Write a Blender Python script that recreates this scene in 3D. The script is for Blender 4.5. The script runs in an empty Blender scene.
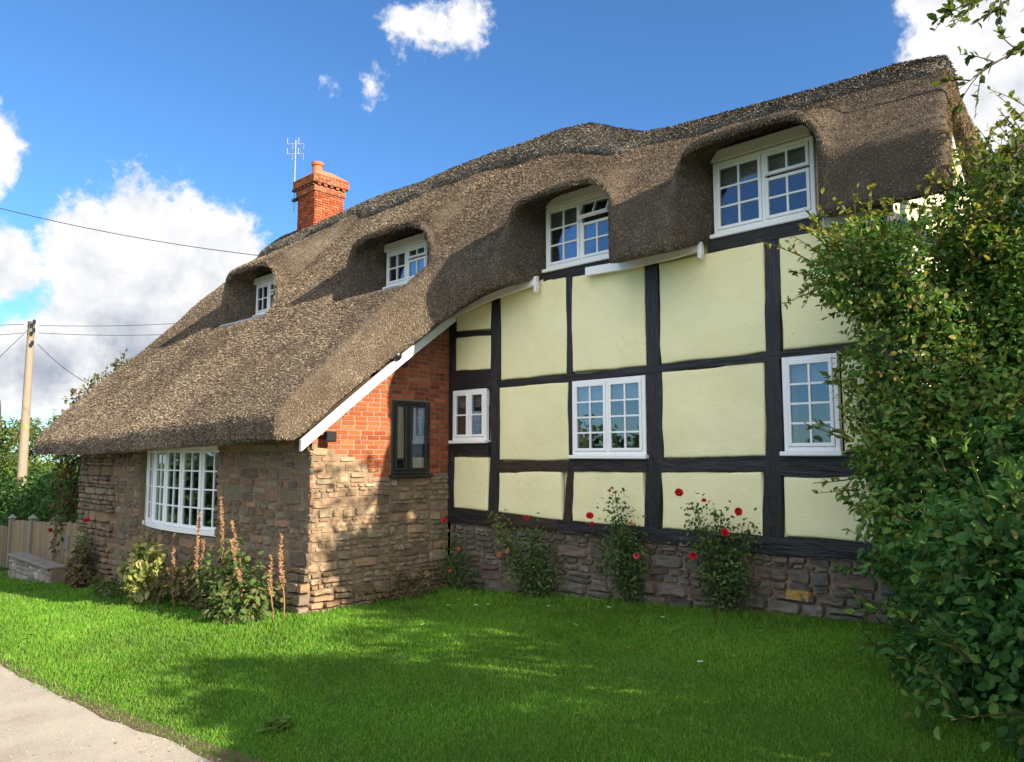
import bpy, math, random
import numpy as np
from mathutils import Vector, Matrix
random.seed(7); rng = np.random.default_rng(11)
S = bpy.context.scene; COL = S.collection
R = math.radians
# World frame: +x runs along the cottage front towards its right end, +y into the house, z up.
# v = -y is the distance in front of the timbered wall.  Origin: inner corner at the lawn.
EYE = (8.26, -7.291, 1.9)

# ------------------------------------------------------------------ helpers
def gz(u, v):
    return 0.07*np.clip(u, -30, 14) - 0.06*np.clip(np.asarray(v) - 2.5, 0, 5)
def site(X, D):
    dx, dd = X + .8767, D - 10.983
    return dx*.71934 - dd*.69466, dx*.69466 + dd*.71934     # (x, y) ; X right of the camera, D ahead of it

class MB:
    def __init__(s): s.v = []; s.f = []; s.c = []; s.n = 0
    def add(s, verts, faces, col=(.5, .5, .5)):
        verts = np.asarray(verts, dtype=np.float64).reshape(-1, 3)
        k = len(verts)
        c = np.asarray(col, dtype=np.float64)
        if c.ndim == 1: c = np.tile(c[:3], (k, 1))
        s.v.append(verts); s.c.append(c)
        if isinstance(faces, np.ndarray): s.f.append(faces + s.n)
        else:
            by = {}
            for f in faces: by.setdefault(len(f), []).append(f)
            for q in by.values(): s.f.append(np.array(q) + s.n)
        s.n += k
    def build(s, name, mat, parent=None, smooth=False, **tags):
        me = bpy.data.meshes.new(name)
        V = np.concatenate(s.v); C = np.concatenate(s.c)
        me.vertices.add(len(V)); me.vertices.foreach_set('co', V.ravel())
        nl = sum(f.size for f in s.f); nf = sum(len(f) for f in s.f)
        me.loops.add(nl); me.polygons.add(nf)
        me.loops.foreach_set('vertex_index', np.concatenate([f.ravel() for f in s.f]).astype(np.int32))
        tot = np.concatenate([np.full(len(f), f.shape[1]) for f in s.f]).astype(np.int32)
        st = np.concatenate([[0], np.cumsum(tot)[:-1]]).astype(np.int32)
        me.polygons.foreach_set('loop_start', st); me.polygons.foreach_set('loop_total', tot)
        me.polygons.foreach_set('use_smooth', np.full(nf, bool(smooth)))
        at = me.attributes.new('col', 'FLOAT_COLOR', 'POINT')
        at.data.foreach_set('color', np.concatenate([C, np.ones((len(C), 1))], 1).astype(np.float32).ravel())
        me.update(calc_edges=True); me.validate()
        me.materials.append(mat)
        o = bpy.data.objects.new(name, me); COL.objects.link(o)
        if parent is not None: o.parent = parent
        for k, q in tags.items(): o[k] = q
        return o
def tag(o, label, cat, group=None):
    o['label'] = label; o['category'] = cat
    if group: o['group'] = group
    return o
def empty(name, loc=(0, 0, 0), label=None, cat=None, group=None):
    o = bpy.data.objects.new(name, None); COL.objects.link(o); o.location = loc
    o.empty_display_size = .2
    if label: tag(o, label, cat, group)
    return o
def copy_tree(o, parent=None):
    c = o.copy(); COL.objects.link(c)
    if parent is not None: c.parent = parent
    for ch in list(o.children): copy_tree(ch, c)
    return c

BOXF = [(0, 3, 2, 1), (4, 5, 6, 7), (0, 1, 5, 4), (1, 2, 6, 5), (2, 3, 7, 6), (3, 0, 4, 7)]
def box(mb, x0, x1, y0, y1, z0, z1, col=(.5, .5, .5), bev=0.0):
    """box; with bev it gets chamfered edges"""
    if bev <= 0:
        mb.add([(x0, y0, z0), (x1, y0, z0), (x1, y1, z0), (x0, y1, z0), (x0, y0, z1), (x1, y0, z1), (x1, y1, z1), (x0, y1, z1)], BOXF, col); return
    b = min(bev, (x1-x0)*.45, (y1-y0)*.45, (z1-z0)*.45)
    c = np.array([(x0+x1)/2, (y0+y1)/2, (z0+z1)/2]); h = np.array([(x1-x0)/2, (y1-y0)/2, (z1-z0)/2])
    vs = []; idx = {}
    for sx in (-1, 1):
        for sy in (-1, 1):
            for sz in (-1, 1):
                for a in range(3):
                    d = h - b; d[a] = h[a]
                    idx[(sx, sy, sz, a)] = len(vs); vs.append(c + d*np.array([sx, sy, sz]))
    fs = []
    for a in range(3):
        o1, o2 = (a+1) % 3, (a+2) % 3
        for s in (-1, 1):
            q = []
            for p, r in ((-1, -1), (1, -1), (1, 1), (-1, 1)):
                k = [0, 0, 0]; k[a] = s; k[o1] = p; k[o2] = r; q.append(idx[(*k, a)])
            fs.append(q if s > 0 else q[::-1])
    for a in range(3):                                   # edge chamfers, edge running along axis a
        o1, o2 = (a+1) % 3, (a+2) % 3
        for p in (-1, 1):
            for r in (-1, 1):
                def I(t, ax):
                    k = [0, 0, 0]; k[a] = t; k[o1] = p; k[o2] = r; return idx[(*k, ax)]
                q = [I(-1, o1), I(1, o1), I(1, o2), I(-1, o2)]
                fs.append(q if p*r < 0 else q[::-1])
    for sx in (-1, 1):
        for sy in (-1, 1):
            for sz in (-1, 1):
                q = [idx[(sx, sy, sz, a)] for a in range(3)]
                fs.append(q if sx*sy*sz > 0 else q[::-1])
    mb.add(vs, fs, col)
def tube(mb, pts, rad, n=6, col=(.5, .5, .5), cap=True):
    P = np.asarray(pts, dtype=float); m = len(P)
    r = np.full(m, rad) if np.isscalar(rad) else np.asarray(rad, dtype=float)
    T = np.gradient(P, axis=0); T /= np.linalg.norm(T, axis=1, keepdims=True) + 1e-9
    ref = np.array([0, 0, 1.]) if abs(T[0][2]) < .9 else np.array([1., 0, 0])
    A = np.cross(T, ref); A /= np.linalg.norm(A, axis=1, keepdims=True) + 1e-9
    B = np.cross(T, A)
    an = np.linspace(0, 2*math.pi, n, endpoint=False)
    V = (P[:, None] + r[:, None, None]*(np.cos(an)[None, :, None]*A[:, None] + np.sin(an)[None, :, None]*B[:, None])).reshape(-1, 3)
    i = np.arange(m-1)[:, None]*n; j = np.arange(n)[None]; k = (j+1) % n
    F = np.stack([i+j, i+k, i+n+k, i+n+j], -1).reshape(-1, 4)
    if np.ndim(col) == 2: col = np.repeat(np.asarray(col), n, axis=0)
    mb.add(V, F, col)
    if cap:
        b = mb.n - m*n
        mb.f.append(np.array([list(range(b, b+n))])); mb.f.append(np.array([list(range(b+(m-1)*n, b+m*n))[::-1]]))
def snoise(P, sc=1.0, seed=0, octv=3):
    P = np.asarray(P, dtype=float)*sc; r = np.random.default_rng(seed + 100); out = np.zeros(P.shape[:-1]); a = 1.; tot = 0
    for o in range(octv):
        for k in range(4):
            d = r.normal(size=P.shape[-1]); d *= (1+.5*r.random())/np.linalg.norm(d)
            out += a*np.sin(P @ d + r.random()*6.28 + 1.3*np.sin(P @ r.normal(size=P.shape[-1])*.6 + r.random()*6.28))
        tot += a*2.2; a *= .5; P = P*2.03
    return out/tot
def frames(d, up=None):
    """rotation matrices whose y axis is d, z axis close to up"""
    d = d/(np.linalg.norm(d, axis=1, keepdims=True) + 1e-9)
    x = np.cross(d, up); x /= np.linalg.norm(x, axis=1, keepdims=True) + 1e-9
    z = np.cross(x, d)
    return np.stack([x, d, z], -1)
def scatter(mb, tv, tf, pos, rot, sc, col):
    tv = np.asarray(tv, float); n = len(pos); k = len(tv)
    sc = np.asarray(sc, float)
    if sc.ndim == 1: sc = sc[:, None].repeat(3, 1)
    V = np.einsum('nij,nkj->nki', rot, tv[None]*sc[:, None]) + pos[:, None]
    F = (np.asarray(tf)[None] + (np.arange(n)*k)[:, None, None]).reshape(-1, len(tf[0]))
    mb.add(V.reshape(-1, 3), F, np.repeat(col, k, axis=0))
LEAF_V = [(0, 0, 0), (0, .5, -.05), (0, 1, -.12), (-.27, .3, .05), (-.24, .68, .02), (.27, .3, .05), (.24, .68, .02)]
LEAF_F = [(0, 1, 3), (3, 1, 4), (1, 2, 4), (0, 5, 1), (5, 6, 1), (1, 6, 2)]
BLADE_V = [(-.5, 0, 0), (.5, 0, 0), (0, 1, .15)]
BLADE_F = [(0, 1, 2)]

# ------------------------------------------------------------------ materials
def newmat(name):
    m = bpy.data.materials.new(name); m.use_nodes = True
    nt = m.node_tree; nt.nodes.clear()
    return m, nt
class NT:
    def __init__(s, nt): s.t = nt
    def n(s, typ, ins=None, **kw):
        o = s.t.nodes.new(typ)
        for k, q in kw.items(): setattr(o, k, q)
        for k, q in (ins or {}).items():
            if hasattr(q, 'is_output'): s.t.links.new(q, o.inputs[k])
            else: o.inputs[k].default_value = q
        return o
    def math(s, op, a, b=None, c=None, clamp=False):
        d = {0: a}
        if b is not None: d[1] = b
        if c is not None: d[2] = c
        return s.n('ShaderNodeMath', d, operation=op, use_clamp=clamp).outputs[0]
    def mix(s, fac, a, b, blend='MIX'):
        o = s.n('ShaderNodeMix', None, data_type='RGBA', blend_type=blend)
        for k, q in ((0, fac), (6, a), (7, b)):
            if hasattr(q, 'is_output'): s.t.links.new(q, o.inputs[k])
            else: o.inputs[k].default_value = q if k == 0 or len(q) == 4 else (*q, 1)
        return o.outputs[2]
    def noise(s, vec, scale, detail=4, rough=.55, dist=0):
        return s.n('ShaderNodeTexNoise', {'Vector': vec, 'Scale': scale, 'Detail': detail, 'Roughness': rough, 'Distortion': dist}).outputs[0]
    def ramp(s, fac, a, b):
        return s.n('ShaderNodeMapRange', {0: fac, 1: a, 2: b}, interpolation_type='SMOOTHSTEP').outputs[0]
def surf(name, base=None, attr=False, var=.35, nscale=8., fine=60., rough=.8, bump=.3, bscale=40., bdist=.01, stretch=(1, 1, 1), spec=.3, stain=None, stain_scale=2., transl=0., lichen=None):
    """general procedural surface: base colour (or per-piece colour) broken up by two noises, with bump"""
    m, nt = newmat(name); g = NT(nt)
    tc = g.n('ShaderNodeTexCoord').outputs['Object']
    vec = g.n('ShaderNodeMapping', {0: tc, 3: stretch}).outputs[0]
    c = g.n('ShaderNodeAttribute', None, attribute_name='col').outputs['Color'] if attr else g.n('ShaderNodeRGB').outputs[0]
    if not attr: c.default_value = (*base, 1)
    n1 = g.noise(vec, nscale, 5, .6); n2 = g.noise(vec, fine, 3, .6)
    k = g.math('ADD', g.math('MULTIPLY', g.math('SUBTRACT', n1, .5), 2.4*var), g.math('ADD', g.math('MULTIPLY', g.math('SUBTRACT', n2, .5), 1.6*var), 1.))
    kk = g.n('ShaderNodeCombineColor', {0: k, 1: k, 2: k}).outputs[0]
    c = g.mix(1., c, kk, 'MULTIPLY')
    if stain:
        c = g.mix(g.math('MULTIPLY', g.ramp(g.noise(tc, stain_scale, 6, .65), .5, .7), stain[3]), c, stain[:3])
    if lichen:
        c = g.mix(g.math('MULTIPLY', g.ramp(g.noise(tc, 23., 5, .7), .62, .7), lichen[3]), c, lichen[:3])
    p = g.n('ShaderNodeBsdfPrincipled', {'Base Color': c, 'Roughness': rough, 'Specular IOR Level': spec})
    if bump > 0:
        b = g.n('ShaderNodeBump', {'Height': g.noise(vec, bscale, 6, .65), 'Strength': bump, 'Distance': bdist})
        nt.links.new(b.outputs[0], p.inputs['Normal'])
    out = p.outputs[0]
    if transl > 0:
        t = g.n('ShaderNodeBsdfTranslucent', {'Color': g.mix(1., c, (1.5, 1.5, .6), 'MULTIPLY')})
        mx = g.n('ShaderNodeMixShader', {0: transl, 1: out, 2: t.outputs[0]}); out = mx.outputs[0]
    g.n('ShaderNodeOutputMaterial', {0: out})
    return m
M = {}
M['thatch'] = surf('thatch', attr=True, var=.45, nscale=5., fine=110., rough=.95, bump=.9, bscale=70., bdist=.03, spec=.1, stain=(.075, .06, .045, .5), stain_scale=1.1)
M['stone'] = surf('sandstone', attr=True, var=.32, nscale=9., fine=70., rough=.9, bump=.7, bscale=35., bdist=.02, spec=.15, lichen=(.36, .34, .28, .4))
M['mortar'] = surf('lime_mortar', (.225, .165, .11), var=.3, nscale=6., fine=90., rough=.95, bump=.6, bscale=60., bdist=.012, spec=.1)
M['brick'] = surf('brick', attr=True, var=.28, nscale=14., fine=120., rough=.85, bump=.45, bscale=90., bdist=.006, spec=.2, lichen=(.42, .33, .26, .18))
M['plaster'] = surf('cream_limewash', (.86, .80, .54), var=.035, nscale=1.6, fine=14., rough=.7, bump=.25, bscale=7., bdist=.02, spec=.25, stain=(.66, .60, .38, .3), stain_scale=.9)
def mat_plaster():
    m, nt = newmat('cream_limewash'); g = NT(nt)
    tc = g.n('ShaderNodeTexCoord').outputs['Object']
    c = g.mix(g.ramp(g.noise(tc, 1.3, 6, .65), .35, .7), (.87, .81, .49), (.80, .735, .425))
    c = g.mix(g.math('MULTIPLY', g.ramp(g.noise(tc, 5.5, 6, .7), .58, .75), .30), c, (.66, .60, .39))
    wob = g.n('ShaderNodeVectorMath', {0: tc, 1: g.n('ShaderNodeTexNoise', {'Vector': tc, 'Scale': 4., 'Detail': 5.}).outputs[1]}, operation='ADD').outputs[0]
    v = g.n('ShaderNodeTexVoronoi', {'Vector': wob, 'Scale': 1.15}, feature='DISTANCE_TO_EDGE').outputs[0]
    crack = g.math('MULTIPLY', g.math('LESS_THAN', v, .0035), g.ramp(g.noise(tc, 1.7, 2), .54, .62))
    c = g.mix(g.math('MULTIPLY', crack, .45), c, (.33, .29, .19))
    h = g.math('ADD', g.noise(tc, 6., 5, .6), g.math('MULTIPLY', g.noise(tc, 38., 4, .6), .22))
    p = g.n('ShaderNodeBsdfPrincipled', {'Base Color': c, 'Roughness': .75, 'Specular IOR Level': .2,
        'Normal': g.n('ShaderNodeBump', {'Height': h, 'Strength': .4, 'Distance': .025}).outputs[0]})
    g.n('ShaderNodeOutputMaterial', {0: p.outputs[0]})
    return m
M['plaster'] = mat_plaster()
M['timber'] = surf('black_painted_oak', (.013, .013, .016), var=.6, nscale=5., fine=40., rough=.45, bump=1., bscale=22., bdist=.03, stretch=(1, 1, .14), spec=.5, stain=(.035, .024, .018, .6), stain_scale=3.)
M['timber_rail'] = surf('black_painted_oak_rail', (.013, .013, .016), var=.6, nscale=5., fine=40., rough=.45, bump=1., bscale=22., bdist=.03, stretch=(.14, 1, 1), spec=.5, stain=(.035, .026, .021, .6), stain_scale=3.)
M['brown_timber'] = surf('worn_brown_oak', (.04, .026, .019), var=.5, nscale=7., fine=50., rough=.6, bump=.9, bscale=18., bdist=.02, spec=.3)
M['white'] = surf('white_gloss_paint', (.86, .86, .86), var=.03, nscale=5., fine=30., rough=.35, bump=.08, bscale=20., spec=.5)
M['offwhite'] = surf('weathered_white_paint', (.62, .61, .58), var=.1, nscale=5., fine=30., rough=.5, bump=.15, bscale=25., spec=.4)
M['black'] = surf('black_paint', (.012, .012, .013), var=.2, rough=.35, bump=.1, spec=.5)
M['lead'] = surf('lead_sheet', (.33, .34, .37), var=.2, nscale=6., rough=.5, bump=.2, bscale=12., spec=.5)
M['blind'] = surf('cream_blind', (.62, .58, .48), var=.08, rough=.85, bump=.2, bscale=30., stretch=(1, 1, 6))
M['curtain'] = surf('white_net_curtain', (.7, .7, .68), var=.1, rough=.9, bump=.5, bscale=14., bdist=.03, stretch=(6, 6, .4))
M['dark_room'] = surf('dim_room', (.016, .015, .014), var=.3, rough=.9, bump=0)
M['metal'] = surf('grey_metal', (.30, .31, .33), var=.1, rough=.35, bump=.05, spec=.6)
M['cable'] = surf('black_cable', (.02, .02, .022), var=.1, rough=.6, bump=0)
M['pole_wood'] = surf('weathered_pole', (.25, .20, .145), var=.25, nscale=6., fine=40., rough=.85, bump=.4, bscale=20., stretch=(4, 4, .4))
M['fence_wood'] = surf('fence_boards', attr=True, var=.25, nscale=6., fine=40., rough=.85, bump=.5, bscale=18., stretch=(4, 4, .5))
M['leaf'] = surf('foliage', attr=True, var=.26, nscale=2.5, fine=30., rough=.6, bump=0, spec=.22, transl=.34)
M['grass_blade'] = surf('grass_blades', attr=True, var=.2, nscale=1.2, fine=9., rough=.6, bump=0, spec=.25, transl=.3)
M['petal'] = surf('petals', attr=True, var=.15, rough=.55, bump=0, spec=.25, transl=.2)
M['bark'] = surf('bark', (.11, .085, .06), var=.35, nscale=9., fine=50., rough=.9, bump=.6, bscale=30.)
M['stem'] = surf('plant_stem', attr=True, var=.25, nscale=12., rough=.7, bump=.2)
M['terracotta'] = surf('terracotta', (.42, .13, .06), var=.25, nscale=10., rough=.8, bump=.2)
M['road'] = surf('worn_lane_asphalt', (.42, .37, .30), var=.30, nscale=1.6, fine=55., rough=.9, bump=.9, bscale=90., bdist=.012, spec=.2, stain=(.33, .275, .22, .6), stain_scale=.9, lichen=(.5, .45, .4, .5))

def mat_glass():
    m, nt = newmat('window_glass'); g = NT(nt)
    tc = g.n('ShaderNodeTexCoord').outputs['Object']
    b = g.n('ShaderNodeBump', {'Height': g.noise(tc, 2.2, 1), 'Strength': .03, 'Distance': .02})
    gl = g.n('ShaderNodeBsdfGlossy', {'Color': (.9, .93, 1, 1), 'Roughness': .02, 'Normal': b.outputs[0]})
    tr = g.n('ShaderNodeBsdfTransparent', {'Color': (.75, .78, .8, 1)})
    lw = g.n('ShaderNodeLayerWeight', {0: .35}).outputs['Fresnel']
    f = g.math('ADD', g.math('MULTIPLY', lw, .42), .10, clamp=True)
    g.n('ShaderNodeOutputMaterial', {0: g.n('ShaderNodeMixShader', {0: f, 1: tr.outputs[0], 2: gl.outputs[0]}).outputs[0]})
    return m
M['glass'] = mat_glass()
def mat_ground():
    m, nt = newmat('lawn_turf'); g = NT(nt)
    tc = g.n('ShaderNodeTexCoord').outputs['Object']
    a = g.noise(tc, 1.1, 6, .65); b = g.noise(tc, 45., 4, .7)
    c = g.mix(g.ramp(a, .35, .65), (.055, .13, .012), (.095, .19, .022))
    c = g.mix(g.ramp(b, .35, .7), c, (.035, .085, .010))
    p = g.n('ShaderNodeBsdfPrincipled', {'Base Color': c, 'Roughness': .9, 'Specular IOR Level': .1,
        'Normal': g.n('ShaderNodeBump', {'Height': b, 'Strength': 1., 'Distance': .03}).outputs[0]})
    g.n('ShaderNodeOutputMaterial', {0: p.outputs[0]})
    return m
M['turf'] = mat_ground()
M['earth'] = surf('bare_earth', (.13, .09, .06), var=.4, nscale=6., fine=60., rough=.95, bump=.9, bscale=40., bdist=.02, spec=.1)

# ------------------------------------------------------------------ sky, sun, camera
ELEV = R(25.); SUN = Vector((math.cos(ELEV)*.995, math.cos(ELEV)*.10, math.sin(ELEV))).normalized()
def make_world():
    w = bpy.data.worlds.new('World'); S.world = w; w.use_nodes = True
    nt = w.node_tree; nt.nodes.clear(); g = NT(nt)
    sky = g.n('ShaderNodeTexSky', None, sky_type='NISHITA', sun_disc=False, sun_elevation=ELEV, sun_rotation=math.atan2(SUN.x, SUN.y),
              altitude=300., air_density=1.0, dust_density=.25, ozone_density=3.0)
    d = g.n('ShaderNodeTexCoord').outputs['Generated']
    sp = g.n('ShaderNodeSeparateXYZ', {0: d})
    az = g.math('ARCTAN2', sp.outputs[1], sp.outputs[0]); el = g.math('ARCSINE', sp.outputs[2])
    blobs = [(2.795, .235, .105, .10, 1.), (2.72, .23, .075, .085, 1.), (2.85, .22, .06, .085, 1.), (2.78, .12, .17, .11, 1.), (2.90, .10, .10, .07, 1.), (2.70, .14, .08, .09, 1.),
             (2.972, .33, .05, .065, 1.), (2.965, .205, .075, .05, 1.), (2.95, .10, .09, .05, 1.), (3.06, .22, .09, .14, 1.),
             (2.440, .526, .062, .032, .36), (2.405, .545, .050, .034, .33), (2.48, .535, .04, .022, .28), (2.586, .457, .022, .015, .20), (2.572, .450, .016, .010, .17), (2.53, .459, .013, .019, .19),
             (1.765, .46, .085, .085, 1.), (1.72, .38, .10, .08, 1.), (1.62, .42, .12, .14, 1.), (1.80, .50, .05, .05, 1.),
             (.9, .3, .3, .15, 1.), (-1.15, .55, .62, .50, 1.7), (-1.7, 1.02, .9, .38, 1.7), (-.2, .85, .6, .38, 1.3), (.7, 1.05, .7, .3, 1.2), (-2.7, 1.0, .6, .30, 1.5), (-.75, .2, .35, .2, 1.2), (4.0, .2, .2, .1, 1.)]  # unseen clouds added outside the view to light the shaded front
    best = None
    for a, e, ra, re, wt in blobs:
        x = g.math('DIVIDE', g.math('SUBTRACT', az, a), ra); y = g.math('DIVIDE', g.math('SUBTRACT', el, e), re)
        q = g.math('SUBTRACT', wt, g.math('MULTIPLY', wt, g.math('SQRT', g.math('ADD', g.math('MULTIPLY', x, x), g.math('MULTIPLY', y, y)))))
        best = q if best is None else g.n('ShaderNodeMath', {0: best, 1: q, 2: .12}, operation='SMOOTH_MAX').outputs[0]
    big = lambda vec: g.noise(vec, 8., 3, .5, .2)
    mid = g.noise(d, 26., 4, .55, .25); fin = g.noise(d, 75., 6, .62, .1)
    off = g.n('ShaderNodeVectorMath', {0: d, 1: (SUN.x*.020, SUN.y*.020, .016)}, operation='ADD').outputs[0]
    n0 = g.math('ADD', g.math('ADD', g.math('MULTIPLY', big(d), .36), g.math('MULTIPLY', mid, .36)), g.math('MULTIPLY', fin, .28))
    cc = g.math('ADD', g.math('MULTIPLY', g.math('MAXIMUM', best, -1.), 1.25), g.math('MULTIPLY', g.math('SUBTRACT', n0, .5), 2.35))
    alpha = g.ramp(cc, -.02, .34)
    relief = g.math('ADD', g.math('MULTIPLY', g.math('SUBTRACT', big(d), big(off)), 1.6), g.math('MULTIPLY', g.math('SUBTRACT', mid, g.noise(off, 26., 4, .55, .25)), .85))
    low = g.ramp(el, .27, .06)                                                            # flat grey cloud bases near the horizon
    core = g.ramp(cc, .30, 1.1)
    shade = g.math('SUBTRACT', g.math('ADD', relief, .97), g.math('MULTIPLY', core, g.math('ADD', g.math('MULTIPLY', low, .62), .14)), clamp=True)
    ccol = g.mix(shade, (.95, 1.12, 1.42), (2.72, 2.72, 2.75))
    aw = g.ramp(g.math('ADD', g.math('MULTIPLY', sp.outputs[0], .62), g.math('MULTIPLY', sp.outputs[1], -.78)), -.1, .55)   # boost added to the unseen clouds behind the camera, filling the shaded front
    k_ = g.math('ADD', g.math('MULTIPLY', aw, 1.25), 1.0)
    ccol = g.mix(1., ccol, g.n('ShaderNodeCombineColor', {0: k_, 1: k_, 2: k_}).outputs[0], 'MULTIPLY')
    tint = g.mix(1., sky.outputs[0], (.29, .45, .585), 'MULTIPLY')
    c = g.mix(alpha, tint, ccol)
    bg = g.n('ShaderNodeBackground', {0: c, 1: .15})
    g.n('ShaderNodeOutputWorld', {0: bg.outputs[0]})
make_world()
sl = bpy.data.lights.new('sun', 'SUN'); sl.energy = 5.0; sl.angle = R(.53); sl.color = (1., .86, .68)
so = bpy.data.objects.new('sun', sl); COL.objects.link(so); so.rotation_euler = SUN.to_track_quat('Z', 'Y').to_euler(); so.location = (40, 0, 20)
cam = bpy.data.cameras.new('camera'); cam.sensor_width = 36; cam.lens = 36*760/1024; cam.clip_end = 2000; cam.clip_start = .05
co = bpy.data.objects.new('camera', cam); COL.objects.link(co); co.location = EYE
co.rotation_euler = (R(90) + math.atan(74/760), 0, R(44)); S.camera = co
S.render.resolution_x = 1024; S.render.resolution_y = 762
S.render.engine = 'CYCLES'
S.view_settings.view_transform = 'Standard'; S.view_settings.look = 'None'; S.view_settings.exposure = 1.35; S.view_settings.gamma = 1

# ------------------------------------------------------------------ ground, road
def sheet(name, us, vs, dz, mat, kind='structure', jit=None):
    U, V = np.meshgrid(us, vs, indexing='ij')
    Z = gz(U, V) + dz
    if jit is not None: U, V = jit(U, V)
    a, b = U.shape; mb = MB()
    i = np.arange(a-1)[:, None]*b + np.arange(b-1)[None]
    mb.add(np.stack([U, -V, Z], -1).reshape(-1, 3), np.stack([i, i+1, i+b+1, i+b], -1).reshape(-1, 4)[:, ::-1])
    return mb.build(name, mat, None, True, kind=kind)
us = np.concatenate([[-400, -200, -100, -60, -40], np.arange(-30, 15, .5), [20, 40, 80, 200, 400]])
vs = np.concatenate([[-400, -150, -60, -30, -15], np.arange(-8, 10, .5), [15, 30, 80, 200, 400]])
sheet('ground', us, vs, 0., M['turf'])
ru = np.arange(-60, 30, .12)
def road_edge(U, V):
    e = .07*snoise(np.stack([U, U*0], -1), 1.1, 3, 4) + .03*snoise(np.stack([U, U*0], -1), 7., 5, 3)
    return U, V + np.where(V < 5.6, e, 0)
sheet('verge_earth', ru, np.array([5.0, 5.1, 5.5, 6.0]), .004, M['earth'], jit=road_edge)
def road_edge2(U, V):
    e = .05*snoise(np.stack([U, U*0], -1), 1.1, 3, 4) + .03*snoise(np.stack([U, U*0], -1), 6., 9, 4)
    return U, V + np.where(V < 5.4, e, 0)
sheet('road', ru, np.array([5.17, 5.3, 5.6, 6.5, 7.5, 8.6, 9.6]), .010, M['road'], jit=road_edge2)
def make_grass():
    n = 900000
    u = rng.uniform(-14.5, 7.4, n); v = rng.uniform(-.2, 5.25, n)
    X = np.hypot(u - EYE[0], v + EYE[1])
    keep = rng.random(n) < np.clip((5.2/X)**1.7, .04, 1)
    keep &= ~((u < 0.03) & (v < 2.30) & (u > -8.6)) & (v > .05)
    e = 5.13 + .07*snoise(np.stack([u, u*0], -1), 1.1, 3, 4)
    keep &= v < e + rng.normal(0, .05, n)
    u, v, X = u[keep], v[keep], X[keep]; n = len(u)
    P = np.stack([u, -v, gz(u, v) - .004], -1)
    patch = snoise(np.stack([u, v], -1), 2.2, 21)
    long_ = (v < .45) & (u > 0)
    h = rng.uniform(.020, .045, n)*(1 + .25*patch)*np.where(long_, 1.9, 1)*np.clip(X/7, .85, 1.4)
    w = rng.uniform(.0045, .008, n)*np.clip(X/4.5, 1, 3.4)
    d = np.stack([rng.normal(0, .42, n), rng.normal(0, .42, n), np.ones(n)], -1)
    an = rng.uniform(0, 6.28, n)
    rot = frames(d, np.stack([np.cos(an), np.sin(an), np.zeros(n)], -1))
    base = np.array([(.098, .24, .018), (.14, .275, .026), (.066, .185, .016), (.21, .25, .06)])
    c = base[rng.choice(4, n, p=[.43, .25, .24, .08])]*(1 + .24*patch[:, None] + .20*snoise(np.stack([u, v], -1), .9, 27, 3)[:, None])
    dry = np.clip(snoise(np.stack([u, v], -1), 1.1, 23, 4)*1.3 + np.clip((v-4.5)/.6, 0, 1)*.5, 0, 1)[:, None]*(rng.random(n) < .55)[:, None]
    c = c*(1-dry*.6) + np.array([.15, .26, .045])*dry*.55
    mb = MB(); scatter(mb, BLADE_V, BLADE_F, P, rot, np.stack([w, h, h], -1), c)
    mb.build('grass', M['grass_blade'], None, False, kind='stuff', label='short mown green lawn grass in front of the cottage')
make_grass()

# ------------------------------------------------------------------ THE COTTAGE
COT = empty('thatched_cottage', (0, 0, 0), 'thatched cottage of stone, brick and black timber framing with cream panels', 'cottage')

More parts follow.
